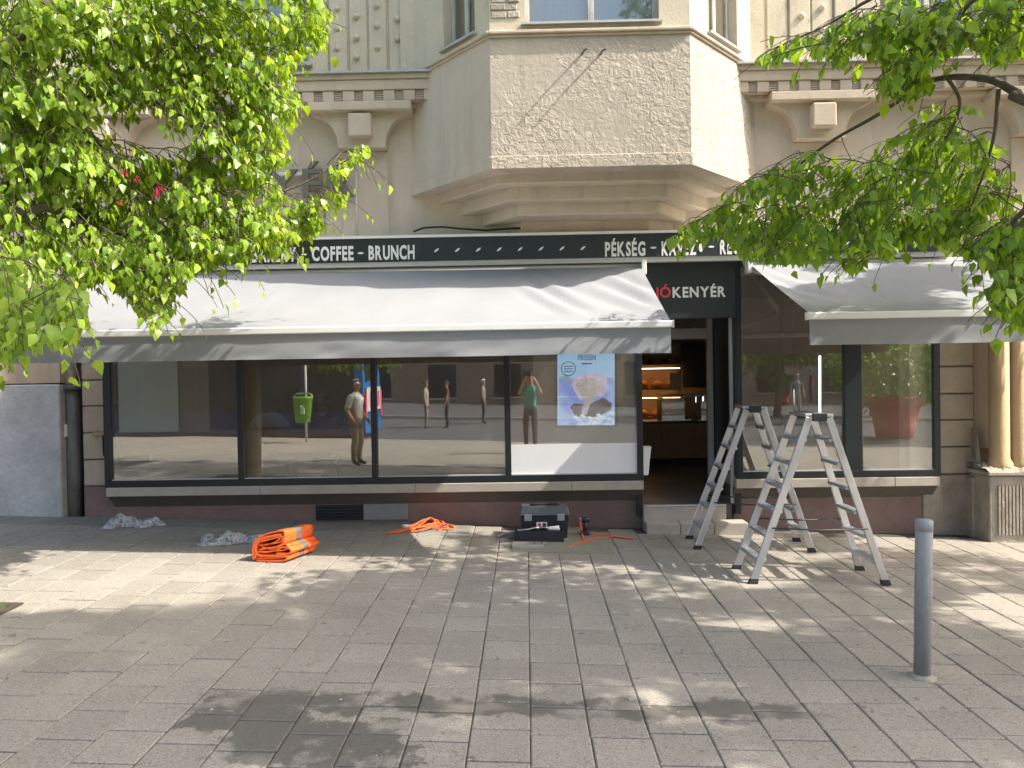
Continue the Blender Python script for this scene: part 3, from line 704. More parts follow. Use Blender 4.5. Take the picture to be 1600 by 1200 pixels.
# shop name above the door, flat on the black fascia
dn = thing('shop_name_sign', 'red and white shop name on the black panel over the door', 'sign', (XW(1080, YF), YF - .004, W(1080, 465, YF).z))
words('J', 1023, 1029, 465.5, 16.5 * YF / 1200, YF - .002, .003, LETR, dn, .02); words('Ó', 1031, 1048.5, 465, 16.5 * YF / 1200, YF - .002, .003, LETR, dn, .025); words('KENYÉR', 1051, 1134, 464.5, 16.5 * YF / 1200, YF - .002, .003, LETW, dn, .03)
# raised letters on the wall
rl = thing('raised_letters', 'large raised shop name letters on the wall behind the left tree', 'sign', (XW(370, 8.5), 8.52, W(370, 310, 8.5).z))
words('JÓ', 178, 256, 309, .31, 8.50, .05, LETR, rl, .015); words('KENYÉR', 268, 554, 309, .31, 8.50, .05, LETG, rl, .015)
B(XW(175, 8.55), XW(480, 8.55), 8.552, 8.57, W(430, 274, 8.55).z, W(430, 269, 8.55).z).build('mounting_rail', WHITE, rl)
# conduit and loose cables
tag(MB().tube([W(556, 270, 8.585), W(556.5, 320, 8.585), W(558, 368, 8.585)], .012, 8).build('conduit', mat('conduit_white', (.6, .58, .54), .6, .15, 9)), 'thin white conduit running down the wall to the sign board', 'pipe')
def loose(name, pts, r, label):
    q = [W(*p) for p in pts]; return tag(MB().tube(q, r, 6).build(name, RUBBER), label, 'cable')
loose('cable', [(646, 362, 8.4), (662, 356, 8.42), (690, 354.5, 8.42), (722, 357.5, 8.42), (760, 360, 8.42), (800, 357, 8.42), (840, 356, 8.42), (880, 357, 8.42)], .011, 'black cable lying along the top of the sign under the bay')
loose('cable', [(1165, 366, 8.42), (1205, 358, 8.42), (1260, 357, 8.42), (1330, 360, 8.42), (1400, 355, 8.42)], .011, 'black cable lying on the sign right of the bay')

# ------------------------------------------------------------------ awnings
def awning(name, xa, xb, zt, zf, yf, label, wr_end):
    th = thing(name, label, 'awning', ((xa + xb) / 2, 8.36, zt))
    yt0 = 8.36; nx, ny = 140, 26; vs = []
    for j in range(ny + 1):
        v = j / ny
        for i in range(nx + 1):
            u = i / nx; x = xa + (xb - xa) * u; y = yt0 + (yf - yt0) * v; z = zt + (zf - zt) * v
            sag = -.022 * math.sin(math.pi * v) * (1 + .35 * math.sin(u * 9))
            w = .011 * noise.noise(Vector((x * 2.2 + v * 1.4, v * 2.2, 3))) + .003 * noise.noise(Vector((x * 6, v * 3, 1)))
            e = math.exp(-((xb - x) / .5) ** 2) if wr_end else math.exp(-((x - xa) / .4) ** 2) * .5
            dd = (xb - x) - (1 - v) * .9
            w += e * .042 * math.sin(dd * 17 + v * 3) * math.sin(math.pi * min(1, v * 1.1)) + 0.026 * math.exp(-((xb - x - .75 - .5 * (1 - v)) / .25) ** 2) * math.sin(dd * 21) * math.sin(math.pi * v) * wr_end
            for sm_ in seamx:
                w += .004 * math.exp(-((x - sm_) / .018) ** 2)
            ed_ = min(1, (xb - x) / .16, (x - xa) / .16); vs.append((x, y, z + (sag * (.3 + .7 * ed_) + w * ed_) * math.sin(math.pi * min(max(v, 0), 1)) ** .5))
    n1 = nx + 1
    fs = [(j * n1 + i, j * n1 + i + 1, (j + 1) * n1 + i + 1, (j + 1) * n1 + i) for j in range(ny) for i in range(nx)]
    mb = MB(); mb.add(vs, [tuple(reversed(f)) for f in fs], 0, True); ob = mb.build('canopy', FABRIC, th)
    # front bar
    B(xa - .02, xb + .02, yf - .035, yf + .02, zf - .062, zf - .002).build('front_bar', WHITE, th, bevel=.008)
    for x in (xa - .026, xb + .02): B(x, x + .006, yf - .037, yf + .022, zf - .066, zf + .002).build('end_cap', WHITE, th)
    # valance
    vs = []; nz_ = 8
    for j in range(nz_ + 1):
        v = j / nz_
        for i in range(nx + 1):
            u = i / nx; x = xa + (xb - xa) * u
            w = (.010 * noise.noise(Vector((x * 1.8, v * 1.5, 7))) + .006 * noise.noise(Vector((x * 5 + v * 2, v * 2, 2)))) * v * 1.8
            vs.append((x, yf - .012 + w - .012 * v, zf - .058 - (.225 + .004 * noise.noise(Vector((x, 0, 9)))) * v))
    fs = [(j * n1 + i, (j + 1) * n1 + i, (j + 1) * n1 + i + 1, j * n1 + i + 1) for j in range(nz_) for i in range(nx)]
    mb = MB(); mb.add(vs, fs, 0, True); mb.build('valance', FABRIC, th)
    # roller, brackets, folding arms
    MB().tube([(xa, 8.37, zt + .005), (xb, 8.37, zt + .005)], .028, 12).build('roller', ALUW, th)
    for sx, s in ((xa, 1), (xb, -1)):
        B(sx - .05 if s > 0 else sx, sx if s > 0 else sx + .05, 8.27, 8.40, zt - .10, zt + .06).build('wall_bracket', WHITE, th, bevel=.006)
        p0 = Vector((sx + s * .10, 8.33, zt - .08)); pm = Vector((sx + s * .62, (8.33 + yf) / 2 + .1, (zt + zf) / 2 - .12)); p1 = Vector((sx + s * .14, yf + .03, zf - .05))
        MB().tube([p0 + Vector((-s * .1, .03, .03)), p0, p0 + (pm - p0) * .04], [.034, .04, .03], 10).build('arm_joint', ALUW, th)
        MB().tube([p0, pm], .024, 8).build('folding_arm', ALUW, th); MB().tube([pm, p1], .02, 8).build('folding_arm', ALUW, th)
    return th
seamx = [XW(805, 7.9), XW(805, 7.9) - 1.2, XW(805, 7.9) - 2.4, XW(805, 7.9) - 3.6, XW(1418, 6.75), XW(1418, 6.75) + 1.2]
ZA = W(900, 418, 8.36).z
awning('awning', XW(163, 8.36, 420), XW(1001, 8.36, 415), ZA, W(1040, 500.5, 6.7).z, 6.70, 'wide pale grey awning left of the door', 1)
awning('awning', XW(1172, 8.36, 412), XW(1512, 8.36, 404), ZA, W(1252, 488.5, 6.66).z, 6.66, 'shorter pale grey awning right of the door, dappled by leaf shade', 0)

# ------------------------------------------------------------------ downpipe
pxx = XW(113, 8.72, 690)
dp = thing('downpipe', 'dark rusty rain downpipe in the recess by the grey cement wall', 'pipe', (pxx, 8.72, gz(pxx, 8.7)))
zc = W(113, 606, 8.72).z
MB().lathe([(.085, -.2), (.085, zc - .02)], (pxx + .01, 8.72, 0), 18).build('lower_pipe', ZINC, dp)
MB().lathe([(.11, zc - .02), (.11, zc + .03), (.095, zc + .035)], (pxx + .01, 8.72, 0), 18).build('collar', ZINC, dp)
MB().lathe([(.066, zc + .02), (.066, 3.3)], (pxx + .0, 8.72, 0), 18).build('upper_pipe', PIPEPALE, dp)
B(pxx - .03, pxx + .0, 8.615, 8.64, W(108, 682, 8.63).z, W(108, 663, 8.63).z).build('label_tag', WHITE, dp)

# =================================================================== THINGS IN THE SHOP
# ------------------------------------------------------------------ screen in the window
sy = 8.56
a, b = W(871, 664.5, sy), W(960.5, 540, sy)
sc = thing('advertising_screen', 'lit blue upright advertising screen hanging in the shop window', 'screen', ((a.x + b.x) / 2, sy, a.z))
B(a.x - .022, b.x + .022, sy + .004, sy + .05, a.z - .022, b.z + .05).build('casing', BLACKM, sc)
def screen_mat(name, c1, c2, scale, s, vertical=False, detail=3):
    m = bpy.data.materials.new(name); t, n, l = nt(m); bs = n['Principled BSDF']; bs.inputs['Base Color'].default_value = (.02, .02, .02, 1); bs.inputs['Roughness'].default_value = .3
    geo = n.new('ShaderNodeNewGeometry'); nz = n.new('ShaderNodeTexNoise'); nz.inputs['Scale'].default_value = scale; nz.inputs['Detail'].default_value = detail; l.new(geo.outputs['Position'], nz.inputs[0])
    mr = n.new('ShaderNodeMapRange'); mr.inputs[1].default_value = .38; mr.inputs[2].default_value = .62; l.new(nz.outputs[0], mr.inputs[0])
    mx = n.new('ShaderNodeMix'); mx.data_type = 'RGBA'; l.new(mr.outputs[0], mx.inputs[0]); mx.inputs[6].default_value = (*c1, 1); mx.inputs[7].default_value = (*c2, 1)
    l.new(mx.outputs[2], bs.inputs['Emission Color']); bs.inputs['Emission Strength'].default_value = s; return m
ES = .27
def spoly(name, pts, lay, m):
    P = [(lambda w: (w.x, w.z))(W(x, y, sy)) for x, y in pts]
    y = sy + .004 - .0012 * lay
    ar = sum(P[i][0] * P[(i + 1) % len(P)][1] - P[(i + 1) % len(P)][0] * P[i][1] for i in range(len(P)))
    if ar < 0: P.reverse()
    MB().fprism(P, y - .001, y).build(name, m, sc)
def ell(cx, cy, rx, ry, n=20, j=0): return [(cx + rx * math.cos(2 * math.pi * k / n) * (1 + j * rnd.uniform(-1, 1)), cy + ry * math.sin(2 * math.pi * k / n) * (1 + j * rnd.uniform(-1, 1))) for k in range(n)]
spoly('screen_backdrop', [(871, 540), (960.5, 540), (960.5, 664.5), (871, 664.5)], 0, screen_mat('screen_sky', (.30, .58, .90), (.42, .68, .95), 1.6, ES))
spoly('screen_picture', [(872, 598), (890, 594), (960, 590), (960, 664), (872, 664)], 1, screen_mat('screen_blue_haze', (.24, .32, .80), (.42, .62, .92), 5, ES))
spoly('screen_picture', [(872, 592), (884, 585), (897, 593), (898, 596), (872, 597)], 2, screen_mat('screen_grey', (.25, .40, .52), (.30, .46, .60), 4, ES))
spoly('screen_picture', [(893, 600), (898, 590), (915, 583), (940, 584), (948, 592), (948, 606), (942, 620), (934, 618), (926, 624), (905, 624), (898, 612)], 3, screen_mat('screen_hand', (.55, .45, .62), (.72, .62, .80), 12, ES))
spoly('screen_picture', ell(919, 603, 20, 13) , 4, screen_mat('screen_grain', (.16, .14, .14), (.85, .80, .75), 160, ES, detail=1))
spoly('screen_picture', [(904, 609), (936, 609), (926, 625), (919, 640), (917, 648), (913, 648), (912, 626)], 5, screen_mat('screen_grain_fall', (.2, .18, .18), (.75, .70, .66), 160, ES, detail=1))
spoly('screen_picture', [(891, 636), (897, 630), (911, 631), (908, 650), (899, 652)], 4.4, screen_mat('screen_sack', (.035, .04, .055), (.12, .11, .11), 14, ES))
spoly('screen_picture', [(921, 632), (942, 621), (956, 630), (955, 640), (940, 648), (925, 656), (911, 650)], 4.5, screen_mat('screen_sack_dark', (.03, .03, .045), (.13, .12, .12), 10, ES))
spoly('screen_picture', [(904, 660), (925, 652), (945, 648), (960, 640), (960, 664), (900, 664)], 6, screen_mat('screen_snow', (.35, .52, .80), (.82, .90, 1.0), 22, ES))
for p in ((900, 652), (905, 656), (911, 650), (922, 653), (936, 649)): spoly('screen_picture', [(p[0] - 5, p[1] - 2), (p[0], p[1] - 3), (p[0] + 6, p[1] + 2), (p[0] - 1, p[1] + 2)], 7, screen_mat('screen_leaf', (.8, .85, .9), (.9, .95, 1), 20, ES))
ring = ell(888, 576, 11.5, 11.5, 28)
for k in range(28):
    p, q = ring[k], ring[(k + 1) % 28]; c = (888, 576); f = .90
    spoly('screen_stamp', [p, q, (c[0] + (q[0] - c[0]) * f, c[1] + (q[1] - c[1]) * f), (c[0] + (p[0] - c[0]) * f, c[1] + (p[1] - c[1]) * f)], 8, mat('screen_ink', (.02, .03, .05), .4))
for dy in (-4, 0, 4): spoly('screen_stamp', [(881, 576 + dy), (895, 575.4 + dy), (895, 576.6 + dy), (881, 577.2 + dy)], 8, MATS['screen_ink'])
a2 = W(903.5, 563.5, sy); b2 = W(930.5, 563.5, sy)
for ch, mb in letters('FRISSEN', a2.x, b2.x, W(917, 563, sy).z, 8.8 * sy / 1200, sy - .012, .003, .012): mb.build('letter', MATS['screen_ink'], sc)
spoly('screen_stamp', [(909, 567.5), (925, 567), (925, 569), (909, 569.5)], 8, MATS['screen_grey'] if 'screen_grey' in MATS else MATS['screen_ink'])
# white film on the lower part of that pane
a, b = W(798.5, 744, 8.475), W(997, 691.5, 8.475)
tag(B(a.x, b.x, YF + .0265, YF + .0285, a.z + .005, b.z).build('window_film', mat('film_white', (.82, .83, .84), .6, .03, 2)), 'plain white film covering the foot of the pane under the screen', 'window film')
# pale blinds and screens behind the panes
def inner(name, pa, qa, pb, qb, y, th, m, label, cat):
    a, b = W(pa, qb, y), W(pb, qa, y); return tag(B(a.x, b.x, y, y + th, a.z, b.z).build(name, m, bevel=.004), label, cat)
inner('partition_panel', 186, 470, 275, 676, 8.475, .02, PANEL, 'pale grey-green panel standing inside the leftmost pane', 'panel')
inner('partition_panel', 277, 470, 323, 676, 8.53, .03, mat('panel_brown', (.42, .34, .23), .6, .1, 3), 'narrow brown panel beside the pale one in the left pane', 'panel')
inner('screen_partition', 835, 450, 998, 728, 8.63, .05, BEIGE, 'beige partition behind the advertising screen', 'partition')
# window table of the café
tx0, tx1, ty = XW(176, 9.0, 680), XW(470, 9.0, 680), 8.95
zt = W(300, 673, 8.6).z
tb = thing('window_table', 'long wooden table along the two left panes', 'table', ((tx0 + tx1) / 2, 9.2, FLOOR))
B(tx0, XW(582, 8.62, 680), 8.56, 9.05, zt - .04, zt).build('tabletop', WOODM, tb, bevel=.006)
for p0, p1 in ((384, 411), (176, 186)):
    B(XW(p0, 8.58, 700), XW(p1, 8.58, 700), 8.575, 9.0, Z_FR + .021, zt - .041).build('leg', WOODM, tb, bevel=.004)
B(tx0 + .1, XW(580, 8.62, 680), 8.60, 8.62, zt - .27, zt - .041).build('apron', WOODD, tb)
# white chair back
def chair(px, y, label):
    c = W(px, 690, y); t_ = thing('cafe_chair', label, 'chair', (c.x, y, FLOOR)); t_['group'] = 'chairs behind the left panes'
    mb = MB(); n = 14
    P = [(c.x + .24 * math.cos(math.pi * k / n) , zt + .16 * math.sin(math.pi * k / n)) for k in range(n + 1)]
    P = [(c.x + .24, zt - .25)] + P + [(c.x - .24, zt - .25)]
    mb.fprism(P, y, y + .03).build('backrest', PANEL, t_)
    B(c.x - .22, c.x + .22, y - .02, y + .42, FLOOR + .43, FLOOR + .46).build('seat', WOODD, t_)
    for dx in (-.2, .2):
        for dy in (.0, .38): B(c.x + dx - .015, c.x + dx + .015, y + dy, y + dy + .03, FLOOR, FLOOR + .43).build('leg', DARKPL, t_)
chair(421, 9.3, 'white chair with a rounded back behind the wooden table')
# counters and shelves seen through the door
cy = 12.3
ct = thing('serving_counter', 'brown wooden serving counter seen through the open door', 'counter', (XW(1060, cy), cy, FLOOR))
ca, cb = XW(985, cy, 690), XW(1135, cy, 690); ctop = W(1055, 658, cy).z
for k in range(3):
    a = ca + (cb - ca) * k / 3; B(a + .002, a + (cb - ca) / 3 - .002, cy, cy + .03, FLOOR + .10, ctop - .035).build('front_panel', WOODD, ct)
B(ca, cb, cy + .04, cy + .6, FLOOR, ctop - .036).build('carcass', INTD, ct); B(ca - .02, cb + .02, cy - .03, cy + .62, ctop - .034, ctop).build('worktop', BLACKM, ct)
ds = thing('display_case', 'glass display case with pastry on the serving counter', 'display case', (XW(1075, cy), cy + .1, ctop))
da, db = XW(1035, cy, 640), XW(1106, cy, 640); dt = W(1070, 617, cy).z
B(da, db, cy + .05, cy + .056, ctop + .002, dt - .03).build('front_pane', SHOPGL, ds)
B(da, db, cy + .05, cy + .5, dt - .028, dt).build('top', ALUW, ds); B(da, da + .02, cy + .06, cy + .5, ctop, dt - .03).build('side', ALUW, ds); B(da + .02, db, cy + .1, cy + .48, ctop + .14, ctop + .15).build('shelf', ALUW, ds)
CRUST = mat('bread_crust', (.42, .20, .07), .7, .3, 14, .6, 50)
def loaf(x, y, z, r, l_, label, grp):
    mb = MB(); n = 12
    prof = [(.02, 0), (.8, .02), (1, .25), (.95, .55), (.7, .82), (.35, .95), (.05, 1)]
    for rr, zz in prof:
        for j in range(n):
            t = 2 * math.pi * j / n; mb.v.append((x + rr * l_ * math.cos(t), y + rr * r * math.sin(t), z + zz * r * 1.1))
    k = len(prof)
    mb.f = [(i * n + j, i * n + (j + 1) % n, (i + 1) * n + (j + 1) % n, (i + 1) * n + j) for i in range(k - 1) for j in range(n)] + [tuple(reversed(range(n))), tuple((k - 1) * n + j for j in range(n))]
    mb.m = [0] * len(mb.f); mb.sm = [True] * len(mb.f)
    o = mb.build('bread_loaf', CRUST, org=(x, y, z)); tag(o, label, 'bread', grp)
for k in range(5): loaf(da + .08 + k * .125, cy + .26, ctop + .003, .06, .055, 'small brown roll, %s from the left in the glass case on the counter' % ('first', 'second', 'third', 'fourth', 'fifth')[k], 'rolls in the display case')
YSH = 13.75
sh = thing('bread_shelf', 'lit wall shelf of bread behind the counter', 'shelf', (XW(1030, YSH), YSH, 1.0))
sa, sb_ = XW(968, YSH, 590), XW(1066, YSH, 590)
B(sa, sb_, YSH + .36, YSH + .40, 1.0, 2.62).build('back_board', WOODM, sh)
WARM = emit('warm_strip', (1.0, .55, .22), 3.4)
rows = [W(1030, p, YSH).z for p in (652, 606, 568, 536)]
for k, z in enumerate(rows):
    B(sa, sb_, YSH, YSH + .36, z - .03, z).build('shelf_board', WOODM, sh)
    B(sa + .03, sb_ - .03, YSH + .05, YSH + .08, z + .34, z + .352).build('light_strip', WARM, sh) if k < 3 else None
    if k < 3:
        for q in range(4): loaf(sa + .16 + q * .27, YSH + .2, z + .001, .11 + .02 * (q % 2), .12, 'round brown loaf, %s from the left on the %s bread shelf' % (('first', 'second', 'third', 'fourth')[q], ('lowest', 'middle', 'upper')[k]), 'loaves on the %s shelf' % ('lowest', 'middle', 'upper')[k])
inner('menu_board', 1067, 535, 1103, 606, 13.9, .04, INTD, 'dark board on the wall right of the bread shelf', 'board')
inner('price_card', 1047, 583, 1064, 609, 13.0, .01, BEIGE, 'beige card standing between bread shelf and counter', 'card')
# white box on the door side
wb = thing('door_box', 'small white box fixed at the left edge of the doorway', 'box', (XW(1008, 8.55), 8.55, W(1008, 742, 8.5).z))
p = W(1008, 742, 8.48); q = W(1008, 700, 8.48)
MB().hexa([(XDL + .002, 8.44, p.z), (XDL + .055, 8.44, p.z), (XDL + .055, 8.54, p.z), (XDL + .002, 8.54, p.z), (XDL + .002, 8.42, q.z), (XDL + .085, 8.42, q.z), (XDL + .085, 8.56, q.z), (XDL + .002, 8.56, q.z)]).build('body', WHITE, wb, bevel=.004)
B(XDL + .003, XDL + .09, 8.415, 8.565, q.z + .001, q.z + .015).build('lid', WHITE, wb)
# light tubes behind the right window
for (p, q0, q1, y, r, lab) in ((1281, 556, 655, 9.3, .013, 'bright vertical white light tube behind the near ladder top'), (1240, 608, 655, 9.6, .006, 'thin short light tube left of the bright one in the right window')):
    tag(MB().tube([W(p, q1, y), W(p, q0, y)], r, 8).build('light_tube', emit('tube_white', (.85, .95, 1.0), 2.0)), lab, 'lamp')
lt = thing('led_strip', 'dotted vertical light strip beside the wide mullion', 'lamp', W(1322, 670, 9.0))
for k in range(24):
    a = W(1321 + k * .04, 668 - k * 4.4, 9.0); B(a.x - .009, a.x + .009, 9.0, 9.01, a.z, a.z + .022).build('light_segment', emit('led_white', (.9, .97, 1), 1.3), lt)
inner('display_column', 1226, 470, 1239, 700, 9.4, .12, INTD, 'dark narrow column inside the right window', 'column')

# =================================================================== THINGS ON THE PAVEMENT
# ------------------------------------------------------------------ stepladders
LH = 1.41; SPR = .56; WB, WT = .235, .175; TS = .075
ld = thing('stepladder', 'nearer aluminium double stepladder on the pavement right of the door', 'stepladder', (0, 0, 0), 'double stepladders by the doorway')
def lpt(side, w, t):   # side -1/1 (x), w -1/1 (y), t 0..1 up the rail
    return Vector((side * (SPR + (TS - SPR) * t), w * (WB + (WT - WB) * t), LH * t))
for s in (-1, 1):
    for w in (-1, 1):
        a, b = lpt(s, w, .012), lpt(s, w, .985); u = (b - a).normalized(); tt = Vector((0, 1, 0)); n_ = u.cross(tt).normalized()
        q = []
        for e in (a, b):
            for (i, j) in ((-1, -1), (1, -1), (1, 1), (-1, 1)): q.append(e + n_ * (.030 * i) + tt * (.0125 * j))
        MB().hexa(q).build('rail', ALU, ld, bevel=.003)
        f = lpt(s, w, 0); d = lpt(s, w, .03)
        MB().hexa([f + Vector((dx * .04, dy * .02, .0)) for dx, dy in ((-1, -1), (1, -1), (1, 1), (-1, 1))] + [d + Vector((dx * .033, dy * .017, 0)) for dx, dy in ((-1, -1), (1, -1), (1, 1), (-1, 1))]).build('rubber_foot', RUBBER, ld)
    for k in range(1, 7):
        t = k / 7; c = lpt(s, 0, t); w = WB + (WT - WB) * t - .014
        x0, x1 = (c.x - .035, c.x + .05) if s < 0 else (c.x - .05, c.x + .035)
        st = B(x0, x1, -w, w, c.z - .022, c.z + .004).build('tread', ALU, ld, bevel=.004)
        rb = MB()
        for q in range(4): xx = x0 + .012 + q * .018; rb.box(xx, xx + .008, -w + .01, w - .01, c.z + .0041, c.z + .0065)
        rb.build('tread_ribs', GREYPL, st)
B(-TS - .045, TS + .045, -WT - .012, WT + .012, LH - .012, LH + .012).build('top_tread', ALU, ld, bevel=.004)
for w in (-1, 1): B(-.06, .06, w * (WT + .016) - .016, w * (WT + .016) + .016, LH - .05, LH + .018).build('hinge', DARKPL, ld, bevel=.006)
for w in (-1, 1):
    a, b = lpt(-1, w * 1.04, .33), lpt(1, w * 1.04, .33); m_ = (a + b) / 2 - Vector((0, 0, .015)); MB().tube([a, m_, b], .017, 6, flat=.4).build('spreader_strap', DARKPL, ld)
fa = [G(1172, 912), G(1148, 888), G(1388, 914), G(1346, 892)]
c = sum(fa, Vector()) / 4; ld.location = (c.x, c.y, gz(c.x, c.y) + .0); ld.rotation_euler = (0, math.atan(.032) * .8, R_(1.5))
l2 = copy_tree(ld); fb_ = [G(1103, 862), G(1074, 846), G(1267, 859), G(1231, 842)]
c = sum(fb_, Vector()) / 4; l2.location = (c.x, c.y, gz(c.x, c.y)); l2.rotation_euler = (0, math.atan(.032) * .8, R_(-2)); l2['label'] = 'farther aluminium double stepladder in front of the doorway steps'

# ------------------------------------------------------------------ bollard
bp_ = G(1441, 1057); bo = thing('bollard', 'grey painted steel post standing at the right of the pavement', 'bollard', bp_)
MB().lathe([(.047, -.05), (.047, .86), (.0465, .862)], bp_, 28).build('post', BOLL, bo)
MB().lathe([(.0485, .86), (.0485, .915), (.044, .925), (.012, .928)], bp_, 28).build('cap', BOLL, bo)
MB().lathe([(.078, -.02), (.078, .003), (.055, .008), (.048, .018)], bp_, 20).build('collar', PLINTH, bo)
bo.rotation_euler = (0, R_(1.2), 0)

# ------------------------------------------------------------------ orange folded tarpaulin
def ribbon(path, th):   # thick polyline in (u,z)
    n = len(path); Lh, Rh = [], []
    for i in range(n):
        p = Vector(path[i]); d = Vector(path[min(i + 1, n - 1)]) - Vector(path[max(i - 1, 0)]); d.normalize(); nn = Vector((-d.y, d.x))
        Lh.append(p + nn * th / 2); Rh.append(p - nn * th / 2)
    return Lh, Rh
def smooth_path(p, k=5):
    out = []
    q = [Vector(v) for v in p]
    for i in range(len(q) - 1):
        p0, p1, p2, p3 = q[max(i - 1, 0)], q[i], q[i + 1], q[min(i + 2, len(q) - 1)]
        for j in range(k):
            t = j / k; out.append(.5 * ((2 * p1) + (p2 - p0) * t + (2 * p0 - 5 * p1 + 4 * p2 - p3) * t * t + (3 * p1 - 3 * p2 + p3 - p0) * t ** 3))
    out.append(q[-1]); return out
tc = G(419, 880); tp = thing('folded_tarpaulin', 'thick folded orange tarpaulin with a grey band on the pavement', 'tarpaulin', tc)
mb = MB()
TU, TZ = .60, 1.12
paths = [
    ([(-.20, .015), (.10, .010), (.24, .018), (.26, .04), (.22, .058), (.0, .052), (-.16, .056), (-.21, .075), (-.23, .12), (-.20, .165), (-.10, .195), (.05, .215), (.18, .225)], .020),
    ([(-.245, .02), (-.255, .08), (-.235, .15), (-.15, .20), (.0, .232), (.19, .25), (.235, .235), (.225, .19), (.20, .15), (.10, .125), (-.05, .11), (-.15, .10)], .018),
    ([(-.17, .085), (-.05, .082), (.10, .095), (.19, .12), (.30, .11), (.33, .085), (.27, .07), (.10, .072)], .018),
    ([(-.215, .03), (-.22, .10), (-.17, .16), (-.02, .195), (.14, .212), (.20, .20), (.18, .165), (.06, .15), (-.10, .138)], .014),
    ([(-.19, .03), (.0, .032), (.20, .038), (.215, .048), (.05, .045), (-.17, .044)], .010),
    ([(-.12, .12), (.05, .105), (.22, .14), (.27, .13), (.24, .10), (.05, .09)], .012),
    ([(-.15, .135), (-.02, .142), (.10, .165), (.16, .19), (.13, .2), (.0, .182), (-.12, .165)], .016),
]
ND = 10; DEP = .40
for pth, thk in paths:
    pth = [(u_ * TU, w_ * TZ) for u_, w_ in pth]; sp = smooth_path(pth, 5); Lh, Rh = ribbon(sp, thk * .72); ring = Lh + list(reversed(Rh)); k = len(ring); vs = []; base = len(mb.v)
    for j in range(ND + 1):
        v = j / ND
        for p in ring:
            w = .010 * noise.noise(Vector((p.x * 6, v * 3, p.y * 9))) * (.3 + v)
            vs.append((tc.x + p.x + v * .12 + w, tc.y + .03 + v * DEP, tc.z + max(.002, p.y * (1 - .06 * v) + w)))
    for j in range(ND):
        mi = 1 if j in (4, 5) else 0
        for i in range(k):
            mb.f.append(tuple(base + q for q in (j * k + i, j * k + (i + 1) % k, (j + 1) * k + (i + 1) % k, (j + 1) * k + i))); mb.m.append(mi); mb.sm.append(True)
    h = len(Lh)
    for e, fl_ in ((0, False), (ND, True)):
        for i in range(h - 1):
            f = (base + e * k + i, base + e * k + i + 1, base + e * k + k - 2 - i, base + e * k + k - 1 - i); mb.f.append(f if fl_ else tuple(reversed(f))); mb.m.append(0); mb.sm.append(False)
    mb.v += vs
# fix winding
o = mb.build('folded_sheet', [ORANGE, BANDG], tp)
bm = bmesh.new(); bm.from_mesh(o.data); bmesh.ops.recalc_face_normals(bm, faces=bm.faces); bm.to_mesh(o.data); bm.free()
tp.rotation_euler = (0, 0, R_(-4))

# ------------------------------------------------------------------ crumpled plastic film
FOIL = mat('plastic_film', (.42, .43, .44), .22, .35, 26, 1.0, 40, patch=(20, .51, (.09, .09, .09)))  # dark patches put the shade of the folds into the film colour
def crumple(name, p0, p1, wid, hgt, seed_, label):
    p0, p1 = G(*p0), G(*p1); c = (p0 + p1) / 2; c.z = gz(c.x, c.y); u = (p1 - p0); Ln = u.length; u.normalize(); v_ = Vector((-u.y, u.x, 0)); mb = MB(); nx, ny = 46, 22; vs = []
    for j in range(ny + 1):
        for i in range(nx + 1):
            s = i / nx - .5; t = j / ny - .5
            q = Vector((s * 3.2 * Ln / .55, t * 2.2, seed_)); r = max(0, .55 + 1.0 * noise.noise(q * .75) + .35 * noise.noise(q * 2.1) + .25 * (.4 - abs(noise.noise(q * 4.5))))
            fall = max(0, 1 - (2 * abs(t)) ** 2) * (1 - (2 * abs(s)) ** 6)
            wsc = (.55 + .5 * noise.noise(Vector((s * 4, seed_, 0))))
            p = c + u * (s * Ln + .05 * noise.noise(q * 2 + Vector((5, 0, 0)))) + v_ * (t * wid * wsc + .06 * noise.noise(Vector((s * 5, seed_ + 3, 0))) + .04 * noise.noise(q * 2.5))
            p.z = gz(p.x, p.y) + .004 + hgt * fall ** .7 * r
            vs.append(p)
    n1 = nx + 1; mb.add(vs, [(j * n1 + i, j * n1 + i + 1, (j + 1) * n1 + i + 1, (j + 1) * n1 + i) for j in range(ny) for i in range(nx)], 0, False)
    return tag(mb.build(name, FOIL, org=c), label, 'plastic film')
crumple('crumpled_film', (168, 823), (258, 821), .36, .11, 3.1, 'crumpled clear film lying below the left window corner')
crumple('crumpled_film', (312, 848), (424, 846), .55, .16, 8.7, 'crumpled clear film lying left of the orange tarpaulin')

# ------------------------------------------------------------------ orange straps
def strap(name, lines, label, cat, r=.011, org=None):
    mb = MB(); c = None
    for ln in lines:
        P = []
        for (x, y, h) in ln:
            g_ = G(x, y); g_.z += h + r * .7; P.append(g_)
        c = c or P[0]
        mb.tube(smooth_path(P, 4), r, 6, flat=.45)
    return tag(mb.build(name, ORANGE2, org=c), label, cat)
ll = [[(602, 836, 0), (630, 832, .01), (655, 828, .02), (672, 824, .03), (690, 822, .02), (706, 824, .01), (709, 828, 0), (690, 829, .01), (660, 829, .03), (640, 831, .02), (620, 834, 0)],
      [(635, 829, .01), (650, 824, .03), (668, 821, .06), (685, 824, .05), (672, 829, .02), (655, 832, .01), (640, 833, 0)],
      [(640, 833, .0), (660, 826, .05), (672, 822, .08), (680, 826, .06), (664, 830, .02)], [(650, 830, .02), (676, 827, .05), (692, 825, .03), (700, 827, 0), (684, 830, .0)],
      [(606, 834, .0), (640, 829, .02), (664, 823, .07), (690, 821, .04), (690, 825, .02), (668, 828, .03)]]
strap('orange_strap_heap', ll, 'tangled heap of orange straps on the pavement below the third pane', 'strap', .016)
